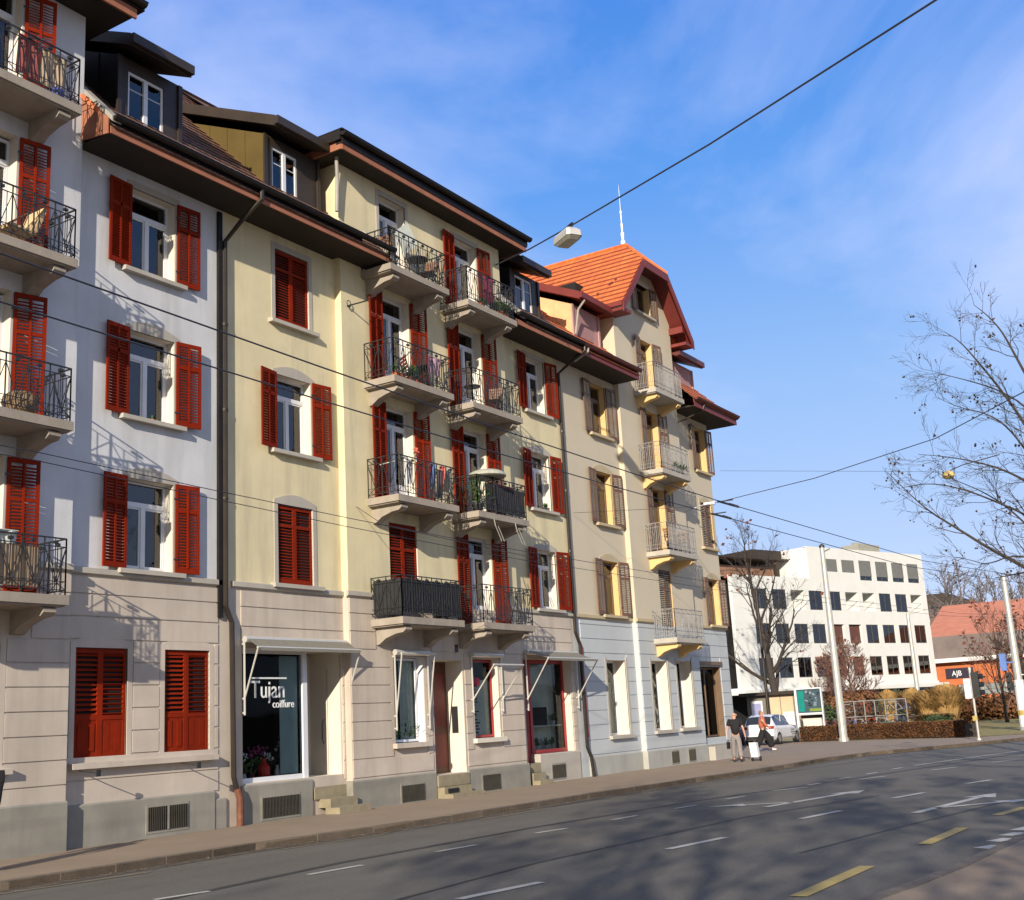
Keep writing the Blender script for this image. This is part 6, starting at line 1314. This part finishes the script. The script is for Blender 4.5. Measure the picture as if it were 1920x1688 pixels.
def cloth(x0, x1, y, z0, z1, mt, label, name='hanging_cloth', cat='laundry', group='washing on the balconies', slope=0, seed=0):
    b = MB(); n = 8; rg = random.Random(seed)
    for t in (0, .012):
        P_ = [[Vector((x0+(x1-x0)*i/n, y+t+.018*math.sin(i*1.3+seed)+.012*j, z1-(z1-z0)*j/5+slope*i/n-.01*math.sin(i*2.1+j))) for i in range(n+1)] for j in range(6)]
        for j in range(5):
            for i in range(n): b.face([P_[j][i], P_[j][i+1], P_[j+1][i+1], P_[j+1][i]])
    b.prism([(x0, y-.015, z1), (x1, y-.015, z1+slope), (x1, y+.04, z1+slope), (x0, y+.04, z1)], (0, 0, .012))
    return b.build(name, mt if not isinstance(mt, str) else M[mt], label=label, cat=cat, group=group)
YB = 17.80
# house 1
cy = YR-.55
T = empty('deck_chair', (12.75, cy, 10.67), 'reclined deck chair with a beige cushion on the second balcony from the top', 'deck chair'); o = Vector((12.75, cy, 10.67))
b = MB(); b.obox(o+Vector((.20, 0, .62)), (.10, 0, .26), (0, .24, 0), (.035, 0, -.014)); b.obox(o+Vector((-.15, 0, .34)), (.25, 0, -.02), (0, .24, 0), (0, 0, .03)); b.build('cushion', M['beigecloth'], T); b = MB(); b.bar(o+Vector((-.5, -.26, .30)), o+Vector((.35, -.26, .98)), .03); b.bar(o+Vector((-.5, .26, .30)), o+Vector((.35, .26, .98)), .03); b.bar(o+Vector((-.5, -.26, .32)), o+Vector((-.1, -.26, 0)), .03); b.bar(o+Vector((.1, -.26, .32)), o+Vector((.3, -.26, 0)), .03); b.bar(o+Vector((.1, .26, .32)), o+Vector((.3, .26, 0)), .03); b.build('frame', M['wood'], T)
b = MB(); b.lathe([(.14, 0), (.26, .1), (.31, .24), (.29, .36), (.18, .44), (.06, .46)], (12.75, 18.1, 7.52), 18); [b.tube([(12.75+.31*math.cos(a), 18.1+.31*math.sin(a), 7.55+.2), (12.75+.2*math.cos(a), 18.1+.2*math.sin(a), 7.52+.42)], .01, 4) for a in [i*.42 for i in range(15)]]; b.build('wicker_basket', M['wicker'], label='round wicker basket on the third balcony from the top at the left edge', cat='basket')
b = MB(); b.ball((13.2, 17.95, 13.98), .13, n=12); b.build('play_ball', mat('blue_rubber', (.10, .12, .40), .5), label='blue ball on the highest balcony at the left edge', cat='ball')
cloth(12.3, 12.75, YB+.08, 14.05, 14.78, mat('faded_red_cloth', (.30, .08, .07), .9), 'faded red cloth hung inside the railing of the highest left balcony', seed=1)
cloth(12.8, 13.35, YB+.08, 14.0, 14.7, mat('cream_cloth', (.50, .38, .26), .9), 'cream cloth hung inside the railing of the highest left balcony', seed=2)
cloth(12.1, 12.6, YB-.0, 5.18, 5.42, 'curtainw', 'white cloth thrown over the lowest left railing', seed=3); cloth(11.75, 12.05, YB-.0, 5.12, 5.42, mat('red_white_cloth', (.55, .25, .22), .9), 'pinkish cloth thrown over the lowest left railing', seed=4)
# column A
chair(23.75, 18.2, 13.57, 'wood', 'brown slatted chair at the left end of the topmost balcony of the cream house', R(100)); table(24.95, 18.15, 13.57, .30, .72, 'round black table on the topmost balcony of the cream house')
T = empty('folded_parasol', (24.75, 18.45, 13.57), 'white square parasol tilted against the wall of the topmost balcony', 'parasol'); b = MB(); c = Vector((24.75, 18.42, 15.02)); b.prism([c+Vector((-.42, .05, -.05)), c+Vector((-.05, -.1, .30)), c+Vector((.48, -.05, -.18)), c+Vector((.10, .1, -.52))], (0, -.05, .02)); b.build('canopy', M['curtainw'], T); b = MB(); b.tube([c, (24.75, 18.45, 13.57)], .018, 6); b.build('stick', M['steel'], T)
chair(25.45, 18.2, 13.57, 'wood', 'low dark chair at the right end of the topmost balcony', R(-80))
pot(23.55, 17.98, 10.55, .10, 'terracotta pot at the left end of the balcony with the pink cloth', seed=1, n=25, hh=.2); pot(23.85, 17.98, 10.55, .11, 'larger orange pot beside the first on the balcony with the pink cloth', seed=2, n=20, hh=.2); pot(24.15, 17.98, 10.55, .09, 'third small terracotta pot on the balcony with the pink cloth', seed=3, n=50, hh=.3); pot(24.5, 18.05, 10.55, .10, 'leafy pot plant left of the pink cloth', n=80, hh=.45, seed=4)
cloth(24.75, 25.30, YB-.01, 10.98, 11.42, 'pinkcloth', 'pink cloth hung over the balcony railing', seed=5, slope=-.04); table(25.2, 18.2, 10.55, .32, .70, 'dark table behind the pink cloth'); chair(24.75, 18.3, 10.55, 'dkred', 'dark red chair behind the pink cloth', R(60))
cs = [((.62, .64, .66), 'white'), ((.10, .16, .35), 'blue'), ((.40, .55, .65), 'pale blue'), ((.60, .15, .12), 'red'), ((.45, .42, .20), 'yellowish'), ((.06, .05, .06), 'black'), ((.35, .40, .38), 'grey green')]
xs = [23.85, 24.65, 24.83, 25.08, 25.35, 24.95, 25.55]
for i, ((c_, nm), x) in enumerate(zip(cs, xs)): cloth(x, x+.20, YB-.02 if i % 2 else YB+.10, 7.85 if i != 5 else 7.60, 8.44-(.12 if i in (4, 5) else 0), mat('washing_'+nm.replace(' ', '_'), c_, .9), nm+' garment drying on the third balcony of the left column', seed=10+i)
T = empty('pinwheel', (24.05, YB, 8.45), 'red and white toy windmill on the railing with the washing', 'toy'); b = MB(); b.tube([(24.05, YB, 8.40), (24.05, YB, 8.62)], .008, 5); b.build('stick', M['white'], T); b = MB(); [b.face([(24.05, YB-.02, 8.66), (24.05+.13*math.cos(a), YB-.03, 8.66+.13*math.sin(a)), (24.05+.13*math.cos(a+.6), YB+.01, 8.66+.13*math.sin(a+.6))]) for a in [k*math.pi/3 for k in range(6)]]; b.build('blades', mat('orange_red', (.65, .14, .08), .6), T)
b = MB(); b.tube([(23.35, 17.95, 8.35), (23.45, 18.5, 8.35)], .012, 5); b.tube([(23.5, YB+.02, 8.46), (23.9, YB+.02, 8.40)], .03, 6); b.build('clothes_bundle', M['curtainw'], label='white bundle on the left corner of the railing with the washing', cat='laundry', group='washing on the balconies')
# column B
pot(27.75, 17.98, 13.57, .10, 'terracotta pot on the upper right balcony of the cream house', n=20, hh=.15, seed=7); pot(28.05, 17.98, 13.57, .10, 'pale flower pot beside the terracotta one on the upper right balcony', n=60, hh=.2, seed=8, mt='curtainw')
cloth(28.1, 28.6, 18.05, 13.95, 14.75, mat('crimson_cloth', (.25, .02, .06), .9), 'crimson towel hung on the upper right balcony', seed=21); table(28.9, 18.2, 13.57, .28, .5, 'low dark table at the right end of the upper right balcony')
pot(28.75, 17.95, 13.57, .10, 'bushy pot at the right end of the upper right balcony', n=90, hh=.35, seed=9); pot(29.05, 17.95, 13.57, .10, 'grey green pot plant in the corner of the upper right balcony', n=90, hh=.35, seed=11)
chair(28.55, 18.2, 10.55, 'wood', 'wooden chair on the second balcony of the right column', R(-70)); table(27.4, 18.2, 10.55, .25, .65, 'small dark table on the second balcony of the right column')
pot(27.25, 18.1, 7.47, .16, 'big potted palm on the balcony with the grey parasol', n=160, hh=.75, seed=12, mt='iron')
T = empty('covered_grill', (27.55, 18.0, 7.47), 'grey domed cover tilted over a stand beside the potted palm', 'grill'); b = MB(); c = Vector((27.6, 17.98, 8.55)); pts = []
for i in range(7):
    r = .55*math.cos(i/6*1.35); pts.append((max(.02, r), .20*math.sin(i/6*1.5)))
b.lathe([(.50, -.03)]+pts, c, 20); b.build('cover', mat('grey_cover', (.36, .36, .30), .6, .1, 4), T); b = MB(); [b.tube([c+Vector((.25*math.cos(a), .2*math.sin(a), 0)), c+Vector((.3*math.cos(a), .25*math.sin(a), -1.07))], .02, 5) for a in (.5, 2.6, 4.7)]; b.build('stand', M['iron'], T)
cloth(28.15, 28.95, YB+.12, 8.02, 8.38, mat('coral_cloth', (.62, .17, .10), .9), 'coral blanket behind the dark reed screen', seed=22); b = MB(); b.box(28.3, 28.8, 18.2, 18.5, 7.5, 8.85); b.build('storage_cupboard', M['wood'], label='brown cupboard standing on the balcony with the reed screen', cat='cupboard')
for x in (27.5, 28.6):
    T = empty('folded_stay', (x, 17.72, 7.2), ('left', 'right')[x > 28]+' one of two thin folded dryer arms under the balcony with the reed screen', 'rack', 'dryer arms under the balcony'); b = MB(); b.tube([(x, 17.76, 7.32), (x, 17.72, 7.12), (x+.28, 17.72, 6.72)], .012, 5); b.tube([(x+.14, 17.72, 7.12), (x+.42, 17.72, 6.72)], .012, 5); b.build('arm', M['steel'], T)
# orange gabled house
pot(39.5, 18.0, 10.55, .09, 'small terracotta pot on the third balcony of the gabled house', n=20, hh=.15, seed=30); 
for i in range(4): pot(40.4+i*.26, 17.98, 10.55, .09, ('first', 'second', 'third', 'last')[i]+' bluish planter from the left on the third balcony of the gabled house', n=60, hh=.28, mt='greyiron', seed=31+i)
chair(40.3, 18.2, 7.55, 'wood', 'orange brown folding chair left on the second balcony of the gabled house', R(80)); chair(41.1, 18.2, 7.55, 'wood', 'orange brown folding chair right on the second balcony of the gabled house', R(-80)); table(40.7, 18.2, 7.55, .28, .7, 'brown table between the two folding chairs', 'wood')
# lamp bracket on house 4
q = at(1302, 952, Y=YL-.4); T = empty('wall_lamp', (q.x, YL, q.z), 'white lamp on a bracket at the front of the gabled house', 'lamp'); b = MB(); b.tube([(q.x, YL-.02, q.z-.1), (q.x-.1, YL-.6, q.z), (q.x-.2, YL-1.0, q.z+.02)], .02, 6); b.build('bracket', M['white'], T); b = MB(); b.obox((q.x-.25, YL-1.15, q.z+.02), (.08, .02, 0), (-.03, .22, 0), (0, 0, .05)); b.build('lamp_head', M['white'], T)
# flowers behind the shop panes and on the sills
rng = random.Random(44); fm = [mat('magenta_flower', (.35, .03, .16), .7), mat('white_flower', (.6, .6, .6), .7), M['greenleaf']]
for i, (x, h) in enumerate(((19.25, .5), (19.5, .42), (19.75, .55), (20.05, .6), (20.25, .4), (20.62, .75), (20.85, .6))):
    T = empty('vase_of_flowers', (x, YL+.45, .82), ('bunch of white flowers at the left end of the shop window', 'low green plant second from the left in the shop window', 'bunch of magenta flowers left of the red vase', 'tall magenta orchid behind the red vase', 'white flowers beside the red vase in the shop window', 'tall white orchid right in the shop window', 'green leafy plant right in the shop window')[i], 'flowers', 'flowers in the shop window')
    b = MB(); b.lathe([(.05, 0), (.07, .1), (.045, .18), (.05, .2)], (x, YL+.45, .82), 10); b.build('vase', M['white'] if i % 2 else M['dkred'], T); b = MB(); o = Vector((x, YL+.45, 1.02))
    for _ in range(40):
        q = o+Vector((rng.gauss(0, .09), rng.gauss(0, .06), rng.uniform(0, h))); s = rng.uniform(.015, .03); u = Vector((rng.gauss(0, 1), rng.gauss(0, 1), rng.gauss(0, 1))).normalized(); v = u.cross(Vector((.1, 1, .2))).normalized(); b.face([q-u*s-v*s, q+u*s-v*s, q+u*s+v*s, q-u*s+v*s], (0 if i in (2, 3) else 1) if q.z > o.z+h*.6 else 2)
    b.tube([o-Vector((0, 0, .1)), o+Vector((.02, 0, h*.9))], .006, 4, 2); b.build('blooms', fm, T)
b = MB(); b.lathe([(.09, 0), (.14, .15), (.13, .32), (.05, .42), (.05, .5)], (20.05, YL+.38, .82), 14); b.build('red_vase', mat('red_glaze', (.55, .02, .01), .25), label='big red vase in the hairdresser window', cat='vase')
b = MB(); b.lathe([(.06, 0), (.07, .2), (.03, .28), (.035, .33)], (20.45, YL+.36, .82), 12); b.build('white_bottle', M['white'], label='white bottle right of the red vase in the shop window', cat='bottle')
for i, x in enumerate((24.25, 24.55, 24.85, 25.05)): pot(x, YR+.34, 1.46, .045, ('first', 'second', 'third', 'last')[i]+' little white pot from the left in the curtained window by the front door', n=50, hh=(.2, .25, .55, .2)[i], mt='white', seed=60+i, group='pots in the curtained window')
pot(32.55, YL+.1, 8.30, .07, 'dark pot plant on the middle sill right of the balconies', n=70, hh=.12, seed=70, mt='iron'); pot(16.55, YL+.08, 8.31, .03, 'tiny red pot on the middle sill of the lilac house', n=8, hh=.05, seed=71)
for i, (x, z) in enumerate(((31.9, .95), (32.4, .95), (32.8, .95), (32.9, 1.67))): pot(x, YL+.5, z, .06, ('small green plant low in the right shop window', 'white pot low in the right shop window', 'bright green plant at the right of the shop window', 'red flowered plant on the shelf of the right shop window')[i], n=40, hh=.22, seed=80+i, mt='white', group='pots in the right shop window')
